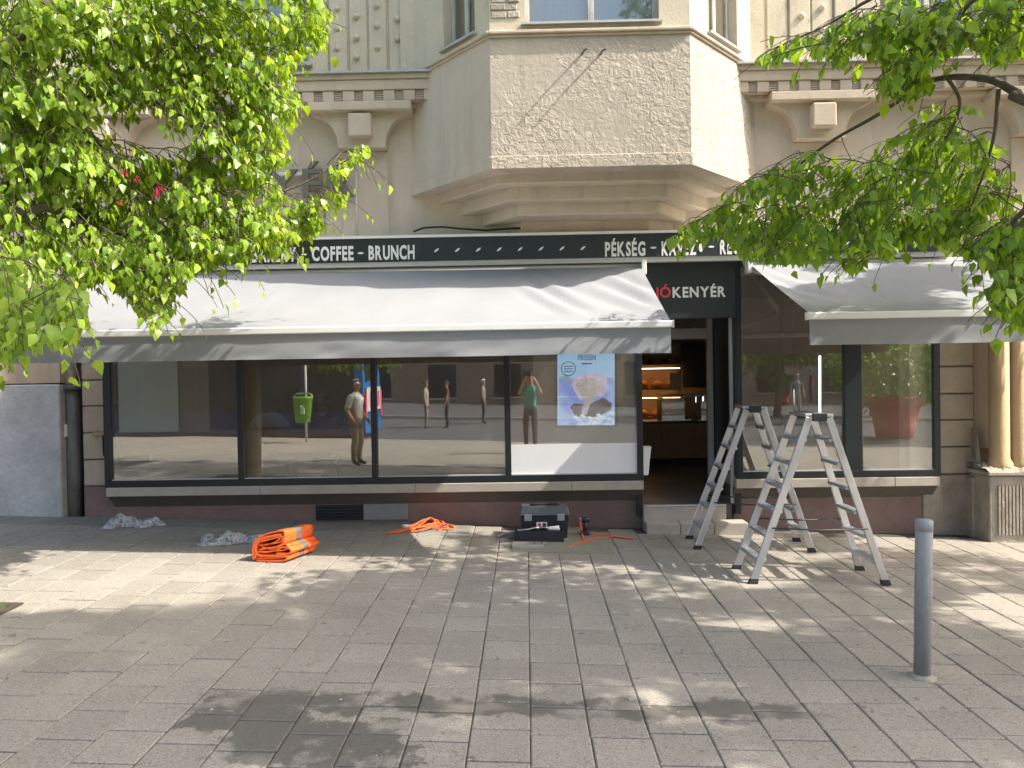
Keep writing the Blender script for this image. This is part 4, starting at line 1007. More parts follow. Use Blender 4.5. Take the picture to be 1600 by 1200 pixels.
strap('orange_strap', [[(888, 857, 0), (902, 851, .004), (915, 847, .006), (935, 842, .004), (960, 840, .0), (992, 842, 0)], [(903, 812, .10), (905, 822, .09), (908, 832, .05), (911, 843, .006), (917, 851, 0)], [(922, 836, .004), (945, 838, .006), (968, 841, .004), (990, 843, .0)]],
      'loose orange strap lying round the cordless drill', 'strap', .011)
# ------------------------------------------------------------------ concrete cover, toolbox, tray, organiser, drill
cvM = mat('cover_concrete', (.23, .225, .175), .9, .15, 3, .3, 90)
mb = slab_mesh(COVER[1] - COVER[0], COVER[3] - COVER[2]); cx, cy_ = (COVER[0] + COVER[1]) / 2, (COVER[2] + COVER[3]) / 2
cv = mb.build('inspection_cover', cvM, walk, org=(0, 0, 0)); cv.matrix_world = Matrix.Translation((cx, cy_, gz(cx, cy_) + .008)) @ slope
b0 = G(849, 841); tbx = thing('toolbox', 'black plastic toolbox with two grey latches on the pavement', 'toolbox', b0)
xa, xb = XW(813, b0.y, 820), XW(889, b0.y, 820); y0, y1 = b0.y - .02, b0.y + .24; z0 = b0.z; zl = W(849, 806, b0.y).z; zt_ = W(849, 792, b0.y).z
MB().hexa([(xa + .02, y0 + .015, z0), (xb - .02, y0 + .015, z0), (xb - .02, y1 - .02, z0), (xa + .02, y1 - .02, z0), (xa, y0, zl), (xb, y0, zl), (xb, y1, zl), (xa, y1, zl)]).build('body', DARKPL, tbx, bevel=.008)
ldd = MB().hexa([(xa - .012, y0 - .012, zl + .002), (xb + .012, y0 - .012, zl + .002), (xb + .012, y1 + .012, zl + .002), (xa - .012, y1 + .012, zl + .002), (xa + .01, y0 + .02, zt_), (xb - .01, y0 + .02, zt_), (xb - .01, y1 - .02, zt_), (xa + .01, y1 - .02, zt_)]).build('lid', GREYPL if False else mat('plastic_charcoal', (.07, .075, .085), .4, .1, 20), tbx, bevel=.01)
B(xa + .10, xb - .10, (y0 + y1) / 2 - .02, (y0 + y1) / 2 + .02, zt_ + .001, zt_ + .022).build('handle', DARKPL, ldd, bevel=.006)
for f in (.16, .83):
    c = xa + (xb - xa) * f; B(c - .038, c + .038, y0 - .024, y0 - .012, zl - .045, zl + .025).build('latch', mat('latch_grey', (.36, .37, .38), .35, .1, 20, metal=.4), tbx, bevel=.004)
c = (xa + xb) / 2 - .03; lb = B(c - .055, c + .055, y0 - .006, y0 + .012, zl - .115, zl - .062).build('brand_plate', WHITE, tbx)
MB().fprism([(c - .042, zl - .108), (c - .005, zl - .108), (c - .012, zl - .07), (c - .035, zl - .07)], y0 - .0085, y0 - .0065).build('red_mark', LETR, lb); B(c + .008, c + .045, y0 - .0085, y0 - .0065, zl - .108, zl - .07).build('dark_mark', LETD, lb)
t0 = G(842, 847.5); tr = thing('tool_tray', 'open black tool tray full of tools in front of the toolbox', 'tool tray', t0)
xa, xb = XW(804, t0.y, 840), XW(881, t0.y, 840); y0, y1 = t0.y, min(t0.y + .17, b0.y - .05); z0, z1 = t0.z, t0.z + .115
for nm, q in (('floor', (xa, xb, y0, y1, z0, z0 + .01)), ('side', (xa, xb, y0, y0 + .008, z0 + .011, z1)), ('side', (xa, xb, y1 - .008, y1, z0 + .011, z1)), ('side', (xa, xa + .008, y0 + .009, y1 - .009, z0 + .011, z1)), ('side', (xb - .008, xb, y0 + .009, y1 - .009, z0 + .011, z1))): B(*q).build(nm, DARKPL, tr)
def tool(name, pts, r, m, label):
    P = [Vector(p) for p in pts]; tag(MB().tube(P, r, 8).build(name, m, org=P[0]), label, 'tool')
yc = (y0 + y1) / 2
tool('wrench', [(xa + .03, yc - .03, z1 + .0), (xa + .14, yc - .02, z1 + .008), (xa + .21, yc, z1 + .02), (xa + .25, yc, z1 + .018)], [.012, .009, .010, .018], ALU, 'shiny steel wrench at the left of the tool tray')
tool('screwdriver', [(xa + .25, yc + .03, z1 + .012), (xa + .29, yc + .02, z1 + .02), (xa + .36, yc, z1 + .012)], [.006, .006, .014], ALU, 'steel screwdriver in the middle of the tool tray')
tool('spray_tube', [(xb - .16, yc - .02, z1 + .012), (xb - .15, yc - .02, z1 + .014), (xb - .05, yc - .02, z1 + .018), (xb - .04, yc - .02, z1 + .02)], [.012, .022, .027, .02], WHITE, 'white tube at the right end of the tool tray')
g0 = G(824, 857.5); og = thing('organiser_case', 'flat pale organiser case with small parts before the tool tray', 'case', g0)
xa, xb = XW(800, g0.y, 852), XW(850, g0.y, 852); BEI = mat('case_beige', (.42, .38, .32), .6, .1, 12)
B(xa, xb, g0.y, g0.y + .14, g0.z + .003, g0.z + .035).build('base', BEI, og, bevel=.004)
for k in range(5): B(xa + .17 + k * .035, xa + .198 + k * .035, g0.y + .02, g0.y + .12, g0.z + .0352, g0.z + .042).build('compartment', mat('parts_brown', (.22, .16, .11), .6, .4, 60) if k % 2 else GREYPL, og)
B(xa + .005, xa + .16, g0.y + .005, g0.y + .135, g0.z + .0352, g0.z + .04).build('lid', BEI, og)
fo = G(795, 842); tag(MB().tube(smooth_path([(fo.x - .12, fo.y, fo.z + .02), (fo.x - .05, fo.y + .03, fo.z + .05), (fo.x + .05, fo.y + .02, fo.z + .06), (fo.x + .03, fo.y - .05, fo.z + .02)], 4), .022, 6, flat=.5).build('work_gloves', mat('glove_grey', (.2, .19, .18), .8, .2, 20), org=fo), 'crumpled grey work glove left of the tool tray', 'glove')
d0 = G(914, 837); dl = thing('cordless_drill', 'black cordless drill standing on its battery by the toolbox', 'drill', d0)
B(d0.x - .048, d0.x + .048, d0.y - .035, d0.y + .035, d0.z + .003, d0.z + .05).build('battery', DARKPL, dl, bevel=.012)
MB().tube([d0 + Vector((.0, 0, .048)), d0 + Vector((.004, 0, .09)), d0 + Vector((.010, 0, .15))], [.026, .022, .026], 10).build('handle', DARKPL, dl)
MB().tube([d0 + Vector((.055, 0, .168)), d0 + Vector((.05, 0, .17)), d0 + Vector((-.02, 0, .172)), d0 + Vector((-.03, 0, .172))], [.02, .032, .033, .025], 12).build('motor_housing', DARKPL, dl)
MB().tube([d0 + Vector((-.03, 0, .172)), d0 + Vector((-.055, 0, .173)), d0 + Vector((-.062, 0, .173))], [.02, .018, .009], 10).build('chuck', GREYPL, dl)
MB().tube([d0 + Vector((-.012, 0, .14)), d0 + Vector((-.018, 0, .12))], .007, 6).build('trigger', LETR, dl)
# ------------------------------------------------------------------ litter
lm = MB()
for k in range(420):
    x, y = rnd.uniform(-5, 5), rnd.uniform(3, 8.4); s = rnd.uniform(.004, .013) * (1.8 if rnd.random() < .05 else 1); a = rnd.random() * 6.3; z = gz(x, y) + .003
    lm.add([(x + s * math.cos(a + i * 2.09 + (i == 1) * .6), y + s * math.sin(a + i * 2.09 + (i == 1) * .6), z + rnd.uniform(0, .004)) for i in range(3)], [(0, 1, 2)], 0 if rnd.random() < .75 else 1)
o = lm.build('leaf_litter', [mat('litter_bud', (.30, .27, .13), .8, .3, 40), mat('litter_paper', (.6, .58, .54), .8)]); o['kind'] = 'stuff'; o['label'] = 'tiny scattered bud scales and paper bits on the pavement'

# =================================================================== ACROSS THE STREET (seen mirrored in the panes)
YM = YF + .03
def MR(px, py_foot):      # foot of a thing whose mirror image touches the ground at this pixel
    d = ray(px, py_foot); t = (-.12 - H) / d.z; p = Vector((0, 0, H)) + d * t
    x, y = p.x, 2 * YM - p.y
    return Vector((x, y, gz(x, y) if y > -3.3 else gz(x, -3.3) - .13 if y > -15 else gz(x, -3.3)))
op = thing('opposite_building', 'shaded brown house across the street mirrored in the shop panes', 'building', (0, -30, 0))
OB = mat('opposite_plaster', (.25, .185, .13), .9, .2, .8); OW = mat('opposite_window', (.02, .025, .03), .1, .1, 2)
B(-60, 60, -42, -30, -.6, 13).build('wall', OB, op)
for r in range(4):
    for k in range(24):
        x = -46 + k * 4 + (r % 2) * .0; z = .4 + r * 3.2
        w = B(x, x + 1.7, -30.06, -29.98, z, z + 2.0).build('window', OW, op)
        if abs(x) < 24: B(x - .1, x + 1.8, -29.975, -29.9, z - .12, z - .02).build('sill', SILL, w)
# street trees far side (dark backdrop)
# litter bin on a pole
bp2 = MR(475, 709); bp2.z = gz(bp2.x, bp2.y)
bn = thing('litter_bin', 'green litter bin on a grey pole mirrored in the second pane', 'litter bin', bp2)
GREENP = mat('bin_green', (.13, .30, .02), .45, .1, 6)
MB().tube([bp2 + Vector((.0, -.27, -.05)), bp2 + Vector((0, -.27, 2.05))], .03, 10).build('pole', ALUW, bn)
MB().lathe([(.16, .50), (.18, .52), (.235, 1.08), (.25, 1.10), (.25, 1.14), (.22, 1.15), (.205, 1.06), (.15, .56)], bp2, 24).build('bin_body', GREENP, bn)
MB().tube(smooth_path([bp2 + Vector((-.23, 0, 1.12)), bp2 + Vector((-.16, -.05, 1.22)), bp2 + Vector((.16, -.05, 1.22)), bp2 + Vector((.23, 0, 1.12))], 4), .03, 8, flat=.5).build('hood', GREENP, bn)
for k in range(3): B(bp2.x + .02 + k * .035, bp2.x + .04 + k * .035, bp2.y + .205, bp2.y + .235, bp2.z + .72, bp2.z + .95 - .04 * k).build('emblem', WHITE, bn)
# bus
bx = MR(589, 686).x; by = -4.6; bz = gz(0, -3.3) - .13
bus = thing('bus', 'blue city bus at the kerb mirrored in the left panes', 'bus', (bx - 6, by - 1.25, bz))
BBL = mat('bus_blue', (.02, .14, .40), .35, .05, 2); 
xr, xf = bx, bx - 11.5; ya, yb = by - 2.5, by
def ring_(x, ins): return [(x, ya + ins, 0), (x, yb - ins, 0)]
bd = MB(); prof = [(0, .35), (.0, .9), (.0, 1.0)]
sec = [(ya + .05, .32), (yb - .05, .32), (yb, .5), (yb, 2.7), (yb - .12, 2.95), (yb - .35, 3.05), (ya + .35, 3.05), (ya + .12, 2.95), (ya, 2.7), (ya, .5)]
k = len(sec); vs = [(xr - (.0 if z < 1.2 else .10), y, bz + z) for y, z in sec] + [(xf, y, bz + z) for y, z in sec]
bd.add(vs, [tuple(range(k)), tuple(reversed(range(k, 2 * k)))] + [(i, k + i, k + (i + 1) % k, (i + 1) % k) for i in range(k)])
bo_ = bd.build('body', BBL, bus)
B(xf + .2, xr - .25, yb - .02, yb + .006, bz + .3, bz + .94).build('side_shade_strip', mat('bus_blue_shaded', (.012, .035, .10), .4, .1, 2), bus)  # darker blue puts the shade on the bus side into its colour
for q in range(7): B(xr - .3 - q * 1.5 - 1.47, xr - .3 - q * 1.5, yb - .01, yb + .012, bz + .95, bz + 2.65).build('side_window', OW, bus)
B(xr - .10, xr - .06, ya + .3, yb - .3, bz + 1.7, bz + 2.6).build('rear_window', OW, bus)
B(xr - .04, xr + .012, ya + .25, yb - .25, bz + .95, bz + 1.62).build('advert_panel', mat('advert_white', (.62, .58, .56), .5, .1, 5), bus)
for q in range(4): B(xr + .013, xr + .018, ya + .45 + q * .38, ya + .70 + q * .38, bz + 1.05, bz + 1.5).build('advert_letter', mat('advert_pink', (.6, .08, .22), .5), bus)
for yy in (ya + .06, yb - .24): B(xr - .01, xr + .02, yy, yy + .18, bz + .75, bz + 1.5).build('tail_light', LETR, bus)
for xx in (xr - 3, xr - 9): 
    w = MB(); w.tube([(xx, yb - .25, bz + .48), (xx, yb + .01, bz + .48)], .48, 20).build('wheel', RUBBER, bus)
# red planters with shrubs
REDP = mat('planter_red', (.46, .055, .035), .6, .12, 4)
def leaf_arrays(P, D, L_, Wd, nrm):
    """P,D,nrm (n,3), length L_, width Wd -> verts (n*8,3), tris"""
    n = len(P); D = D / np.linalg.norm(D, axis=1, keepdims=True); Sd = np.cross(D, nrm); Sd /= np.linalg.norm(Sd, axis=1, keepdims=True) + 1e-9; N = np.cross(Sd, D)
    L_ = L_[:, None]; Wd = Wd[:, None]
    def at(t, s, h): return P + D * (L_ * t) + Sd * (Wd * s) + N * (L_ * h)
    V = np.stack([at(0, 0, 0), at(.24, -.5, .08), at(.24, .5, .08), at(.24, 0, .02), at(.58, -.34, .02), at(.58, .34, .02), at(.58, 0, -.03), at(1.0, 0, -.14)], 1).reshape(-1, 3)
    T = np.array([(0, 3, 1), (0, 2, 3), (1, 3, 6), (1, 6, 4), (3, 2, 5), (3, 5, 6), (4, 6, 7), (6, 5, 7)])
    F_ = (np.arange(n)[:, None, None] * 8 + T[None]).reshape(-1, 3); return V, F_
def leaf_material(name, c0, c1, trans):
    m = bpy.data.materials.new(name); t, n, l = nt(m); b = n['Principled BSDF']; out = n['Material Output']
    at = n.new('ShaderNodeAttribute'); at.attribute_name = 'tone'
    mx = n.new('ShaderNodeMix'); mx.data_type = 'RGBA'; l.new(at.outputs['Fac'], mx.inputs[0]); mx.inputs[6].default_value = (*c0, 1); mx.inputs[7].default_value = (*c1, 1)
    l.new(mx.outputs[2], b.inputs['Base Color']); b.inputs['Roughness'].default_value = .36; b.inputs['Specular IOR Level'].default_value = .5
    tr = n.new('ShaderNodeBsdfTranslucent'); hv = n.new('ShaderNodeHueSaturation'); hv.inputs['Value'].default_value = trans; hv.inputs['Hue'].default_value = .485; hv.inputs['Saturation'].default_value = 1.1; l.new(mx.outputs[2], hv.inputs['Color']); l.new(hv.outputs[0], tr.inputs[0])
    ms = n.new('ShaderNodeMixShader'); ms.inputs[0].default_value = .42; l.new(b.outputs[0], ms.inputs[1]); l.new(tr.outputs[0], ms.inputs[2]); l.new(ms.outputs[0], out.inputs[0]); return m
LEAF_L = leaf_material('leaf_fresh', (.14, .26, .024), (.36, .49, .06), 1.7)
LEAF_R = leaf_material('leaf_green', (.11, .22, .023), (.28, .43, .05), 1.7)
LEAF_S = leaf_material('leaf_shrub', (.05, .12, .015), (.14, .24, .03), 1.5)
def leaf_mesh(name, V, F_, tone, m, parent, org):
    me = bpy.data.meshes.new(name); V = V - np.array(org)
    me.vertices.add(len(V)); me.vertices.foreach_set('co', V.astype(np.float32).ravel())
    me.loops.add(len(F_) * 3); me.loops.foreach_set('vertex_index', F_.astype(np.int32).ravel())
    me.polygons.add(len(F_)); me.polygons.foreach_set('loop_start', np.arange(0, len(F_) * 3, 3, dtype=np.int32))
    me.update(calc_edges=True)
    a = me.attributes.new('tone', 'FLOAT', 'POINT'); a.data.foreach_set('value', np.repeat(tone, 8).astype(np.float32))
    me.materials.append(m); o = bpy.data.objects.new(name, me); COL.objects.link(o); o.parent = parent; return o
def unit(v): return v / (np.linalg.norm(v, axis=-1, keepdims=True) + 1e-9)
def bush(c, rx, ry, rz, n, parent, org, size=.09, m=LEAF_S, name='foliage'):
    d = unit(rng.normal(size=(n, 3))); r = rng.uniform(.55, 1, n) ** .6
    lump = 1 + .22 * np.sin(d[:, 0] * 5 + d[:, 2] * 3) * np.cos(d[:, 1] * 4)
    P = np.array(c) + d * np.array([rx, ry, rz]) * (r * lump)[:, None]
    D = unit(d + rng.normal(size=(n, 3)) * .7 + np.array([0, 0, -.5])); N = unit(d + rng.normal(size=(n, 3)) * .5 + np.array([0, 0, .6]))
    V, F_ = leaf_arrays(P, D, rng.uniform(.7, 1.3, n) * size, rng.uniform(.7, 1.3, n) * size * .65, N)
    return leaf_mesh(name, V, F_, rng.random(n), m, parent, org)
def planter(p, w, h, label, bw, bh):
    t_ = thing('flower_planter', label, 'planter', p, 'red planters across the street'); r = w / 2
    MB().lathe([(r * .62, .02), (r * .72, h * .35), (r * .70, h * .36), (r * .86, h * .74), (r, h * .75), (r * 1.02, h), (r * .92, h), (r * .8, h * .8), (.02, h * .78)], p, 28).build('pot', REDP, t_)
    MB().tube([p + Vector((0, 0, h * .7)), p + Vector((.03, 0, h + .6))], .06, 8).build('stem', BARK, t_)
    bush(p + Vector((0, 0, h + bh * .75)), bw, bw, bh, 3500, t_, p, .16)
p = MR(1398, 668); planter(p, 1.75, 1.35, 'big red flower planter mirrored in the right window', 1.9, 1.2)
p = MR(1226, 628); planter(p, .75, .95, 'small red planter mirrored left of the big one', .7, .5)
p = MR(1262, 640) + Vector((1.5, -5, 0)); 
for k, (px, py) in enumerate(((1180, 640), (1300, 636))):
    p = MR(px, py); p.y = -17; t_ = thing('far_tree', ('bushy green tree across the street, mirrored left of the near ladder', 'bushy green tree across the street, mirrored above the dotted light')[k], 'tree', p)
    MB().tube([p + Vector((0, 0, -.1)), p + Vector((.1, 0, 1.6)), p + Vector((.05, .1, 4))], [.18, .14, .05], 8).build('trunk', BARK, t_); bush(p + Vector((0, 0, 4.2)), 2.6, 2.2, 2.2, 6000, t_, p, .2, name='crown')

# ------------------------------------------------------------------ people
SKIN = mat('skin', (.50, .29, .20), .6, .08, 10)
def person(label, loc, face, h, shirt, pants, hair, pose, shoe=None, seated=False):
    """face = direction in degrees the person looks (0 = +x). Skeleton in metres for a 1.75 m body, x forward, y left."""
    root = thing('person', label, 'person', loc, rotz=R_(face)); k = h / 1.75; bk_ = pose.get('bulk', 1)
    J = {'pelvis': (0, 0, .95, .135, .16), 'waist': (.0, 0, 1.08, .125, .15), 'chest': (.02, 0, 1.30, .14, .185), 'neckb': (0, 0, 1.455, .085, .10), 'neck': (.015, 0, 1.52, .055, .055), 'chin': (.03, 0, 1.575, .062, .062), 'head': (.025, 0, 1.655, .092, .078), 'crown': (.015, 0, 1.725, .055, .05)}
    E_ = [('pelvis', 'waist'), ('waist', 'chest'), ('chest', 'neckb'), ('neckb', 'neck'), ('neck', 'chin'), ('chin', 'head'), ('head', 'crown')]
    arms = pose.get('arms', {}); legs = pose.get('legs', {})
    for s, q in ((1, 'L'), (-1, 'R')):
        hip = (0, s * .095); J['hip' + q] = (0, s * .09, .90, .09, .09)
        kn, an = legs.get(q, ((.03, .50), (-.01, .09)))
        J['knee' + q] = (kn[0], s * .10, kn[1], .06, .06); J['calf' + q] = ((kn[0] + an[0]) / 2 - .015, s * .10, (kn[1] + an[1]) / 2 + .05, .056, .056); J['ank' + q] = (an[0], s * .10, an[1], .04, .04); J['toe' + q] = (an[0] + .16, s * .12, an[1] - .06, .035, .045)
        E_ += [('pelvis', 'hip' + q), ('hip' + q, 'knee' + q), ('knee' + q, 'calf' + q), ('calf' + q, 'ank' + q), ('ank' + q, 'toe' + q)]
        el, wr_ = arms.get(q, ((-.02, .25, 1.13), (.06, .27, .90)))
        J['sho' + q] = (0, s * .18, 1.40, .062, .062); J['elb' + q] = (el[0], s * el[1], el[2], .043, .043); J['wri' + q] = (wr_[0], s * wr_[1], wr_[2], .028, .03)
        E_ += [('neckb', 'sho' + q), ('sho' + q, 'elb' + q), ('elb' + q, 'wri' + q)]
        d = Vector((wr_[0] - el[0], s * (wr_[1] - el[1]), wr_[2] - el[2])).normalized(); w0 = Vector((wr_[0], s * wr_[1], wr_[2]))
        sd = d.cross(Vector((0, 1, 0))); sd = sd.normalized() if sd.length > .1 else Vector((1, 0, 0)); pm = w0 + d * .07; J['palm' + q] = (*pm, .026, .034); E_.append(('wri' + q, 'palm' + q))
        for i in range(4):
            a = pm + sd * (.024 * (i - 1.5) / 1.0) + d * .035; b = a + d * (.065 - .01 * abs(i - 1.2)) + Vector((.0, -s * .02, 0))
            J['f%d%s' % (i, q)] = (*a, .0095, .0095); J['g%d%s' % (i, q)] = (*b, .0075, .0075); E_ += [('palm' + q, 'f%d%s' % (i, q)), ('f%d%s' % (i, q), 'g%d%s' % (i, q))]
        a = w0 + d * .04 + sd * .035; b = a + d * .035 + sd * .02; J['t' + q] = (*a, .011, .011); J['u' + q] = (*b, .009, .009); E_ += [('palm' + q, 't' + q), ('t' + q, 'u' + q)]
    names = list(J); idx = {n_: i for i, n_ in enumerate(names)}
    me = bpy.data.meshes.new('body'); me.from_pydata([tuple(c * k for c in J[n_][:3]) for n_ in names], [(idx[a], idx[b]) for a, b in E_], [])
    bm = bmesh.new(); bm.from_mesh(me); bm.verts.ensure_lookup_table(); sl_ = bm.verts.layers.skin.verify()
    for n_ in names:
        sv = bm.verts[idx[n_]][sl_]; sv.radius = (J[n_][3] * k * (bk_ if n_[:3] not in ('hea', 'cro', 'nec', 'chi') and n_[0] not in 'fgtu' else 1), J[n_][4] * k * (bk_ if n_[:3] not in ('hea', 'cro', 'nec', 'chi') and n_[0] not in 'fgtu' else 1)); sv.use_root = n_ == 'pelvis'
    bm.to_mesh(me); bm.free()
    tmp = bpy.data.objects.new('tmp', me); COL.objects.link(tmp); sk = tmp.modifiers.new('s', 'SKIN'); sk.branch_smoothing = .6; sb = tmp.modifiers.new('d', 'SUBSURF'); sb.levels = 2; sb.render_levels = 2
    bpy.context.view_layer.update()
    out = bpy.data.meshes.new_from_object(tmp.evaluated_get(bpy.context.evaluated_depsgraph_get())); bpy.data.objects.remove(tmp)
    out.materials.clear()
    for mm in (SKIN, shirt, pants, shoe or RUBBER): out.materials.append(mm)
    SEG = [(Vector(J[a][:3]) * k, Vector(J[b][:3]) * k, (a, b)) for a, b in E_]
    for f in out.polygons:
        c = f.center; best = None
        for a, b, nm in SEG:
            ab = b - a; t = max(0, min(1, (c - a).dot(ab) / ab.length_squared)); dd = (c - a - ab * t).length
            if best is None or dd < best[0]: best = (dd, nm, t)
        nm, t = best[1], best[2]; mi = 0
        if nm[0] in ('pelvis',) and nm[1].startswith('hip') or nm[0][:3] in ('hip', 'kne', 'cal') : mi = 2
        elif nm[0][:3] == 'ank': mi = 3
        elif nm == ('pelvis', 'waist'): mi = 1 if c.z > .93 * k else 2
        elif nm[0] in ('waist', 'chest'): mi = 1
        elif nm == ('neckb', 'neck'): mi = 1 if t < .3 else 0
        elif nm[0] == 'neckb': mi = 1
        elif nm[0][:3] == 'sho': mi = 1 if t < pose.get('sleeve', .8) else 0
        f.material_index = mi; f.use_smooth = True
    out.name = 'body'; ob = bpy.data.objects.new('body', out); COL.objects.link(ob); ob.parent = root
    # face and hair
    hc = Vector(J['head'][:3]) * k
    for s in (1, -1):
        MB().lathe([(.004, -.012), (.014, -.004), (.014, .006), (.004, .012)], hc + Vector((.078 * k, s * .032 * k, .0)), 8).build('eye', DARKPL, root, org=(0, 0, 0))
        MB().hexa([hc + Vector(v) * k for v in ((-.02, s * .074, -.035), (.012, s * .074, -.03), (.012, s * .088, -.03), (-.02, s * .088, -.035), (-.025, s * .076, .025), (.015, s * .076, .025), (.015, s * .094, .025), (-.025, s * .094, .025))]).build('ear', SKIN, root, org=(0, 0, 0))
    MB().hexa([hc + Vector(v) * k for v in ((.07, -.016, -.03), (.112, -.012, -.03), (.112, .012, -.03), (.07, .016, -.03), (.07, -.006, .02), (.086, -.005, .02), (.086, .005, .02), (.07, .006, .02))]).build('nose', SKIN, root, org=(0, 0, 0))
    B(hc.x + .070 * k, hc.x + .088 * k, hc.y - .022, hc.y + .022, hc.z - .062, hc.z - .052).build('mouth', LETR, root, org=(0, 0, 0))
    if hair:
        mb = MB(); n, mrows = 16, 7; rr = hair[1]
        for i in range(mrows):
            ph = i / (mrows - 1) * R_(hair[2])
            for j in range(n):
                t = 2 * math.pi * j / n; cut = 1 if math.cos(t) < .25 else .62
                a = ph * cut; mb.v.append((hc.x - .008 + rr * k * math.sin(a) * math.cos(t) * 1.1, hc.y + rr * k * math.sin(a) * math.sin(t) * .95, hc.z + .015 + rr * k * math.cos(a)))
        mb.f = [(i * n + j, (i + 1) * n + j, (i + 1) * n + (j + 1) % n, i * n + (j + 1) % n) for i in range(mrows - 1) for j in range(n)]; mb.m = [0] * len(mb.f); mb.sm = [True] * len(mb.f)
        mb.build('hair', hair[0], root, org=(0, 0, 0))
    return root
def cloth(name, c): return mat(name, c, .9, .15, 9, .3, 60)
HD = mat('hair_dark', (.025, .018, .014), .7, .3, 60); HG = mat('hair_grey', (.35, .33, .31), .7, .3, 60); HB = mat('hair_brown', (.10, .06, .035), .7, .3, 60)
# man on the pavement, mirrored in the second pane
m0 = MR(558, 748); m0.z = gz(m0.x, m0.y)
person('man in a white T-shirt and grey-beige trousers mirrored in the second pane', m0, 20, 1.60, cloth('shirt_white', (.72, .70, .68)), cloth('trousers_taupe', (.20, .17, .13)), (HG, .10, 60), {'bulk': 1.25, 'sleeve': .75, 'arms': {'L': ((-.06, .25, 1.13), (.08, .24, .93)), 'R': ((-.06, .25, 1.13), (.12, .22, .95))}})
# the photographer, standing behind the camera
person('person in a teal T-shirt holding up a phone, mirrored in the fourth pane', (.08, -.42, gz(0, -.4)), 90, 1.80, cloth('shirt_teal', (.02, .30, .27)), cloth('trousers_dark', (.03, .035, .05)), (HD, .10, 100), {'sleeve': .7, 'arms': {'L': ((.12, .24, 1.30), (.33, .13, 1.56)), 'R': ((.12, .24, 1.30), (.33, .13, 1.56))}})
ph = B(-.06, .1, -.075, -.065, H - .04, H + .04).build('phone', DARKPL, org=(0, -.07, H)); tag(ph, 'dark phone held up by the person in teal', 'phone')
for (px, py, lab, sh_, tr_, ha) in ((1246, 652, 'person in a grey shirt and beige trousers mirrored beside the light tube', (.25, .26, .25), (.42, .36, .27), HG), (1268, 634, 'person in a maroon top and dark trousers mirrored by the light tube', (.25, .04, .07), (.03, .03, .045), HD),
                                   (666, 672, 'person in a pale jacket far across, mirrored in the third pane', (.42, .38, .30), (.3, .26, .2), HB), (699, 670, 'person in brown with bare arm, mirrored in the third pane', (.10, .06, .04), (.04, .04, .04), HD), (755, 662, 'white-capped person in the middle distance mirrored in the third pane', (.35, .33, .30), (.05, .05, .05), None)):
    p = MR(px, py); p.z = -.12 if p.y > -15 else 0
    person(lab, p, rnd.choice((0, 180, 90)), 1.72, cloth('shirt_%d' % px, sh_), cloth('trousers_%d' % px, tr_), (ha, .10, 100) if ha else (WHITE, .10, 85), {'sleeve': .8})
# guest at the window table
gp = W(506, 700, 10.2)
person('dark-haired guest in a brown top sitting behind the second pane', (gp.x, 10.2, FLOOR - .46), 90, 1.70, cloth('top_brown', (.13, .085, .035)), cloth('trousers_guest', (.04, .04, .05)), (HD, .115, 125), {'sleeve': .95, 'legs': {'L': ((.42, .88), (.40, .52)), 'R': ((.42, .88), (.40, .52))}, 'arms': {'L': ((.08, .25, 1.15), (.28, .14, 1.12)), 'R': ((.08, .25, 1.15), (.28, .14, 1.12))}})
t_ = thing('stool', 'dark stool under the guest in the second pane', 'stool', (gp.x, 10.2, FLOOR)); MB().lathe([(.03, .0), (.17, .005), (.17, .02), (.025, .03), (.025, .34), (.16, .345), (.16, .375)], (gp.x, 10.18, FLOOR), 18).build('seat', DARKPL, t_)

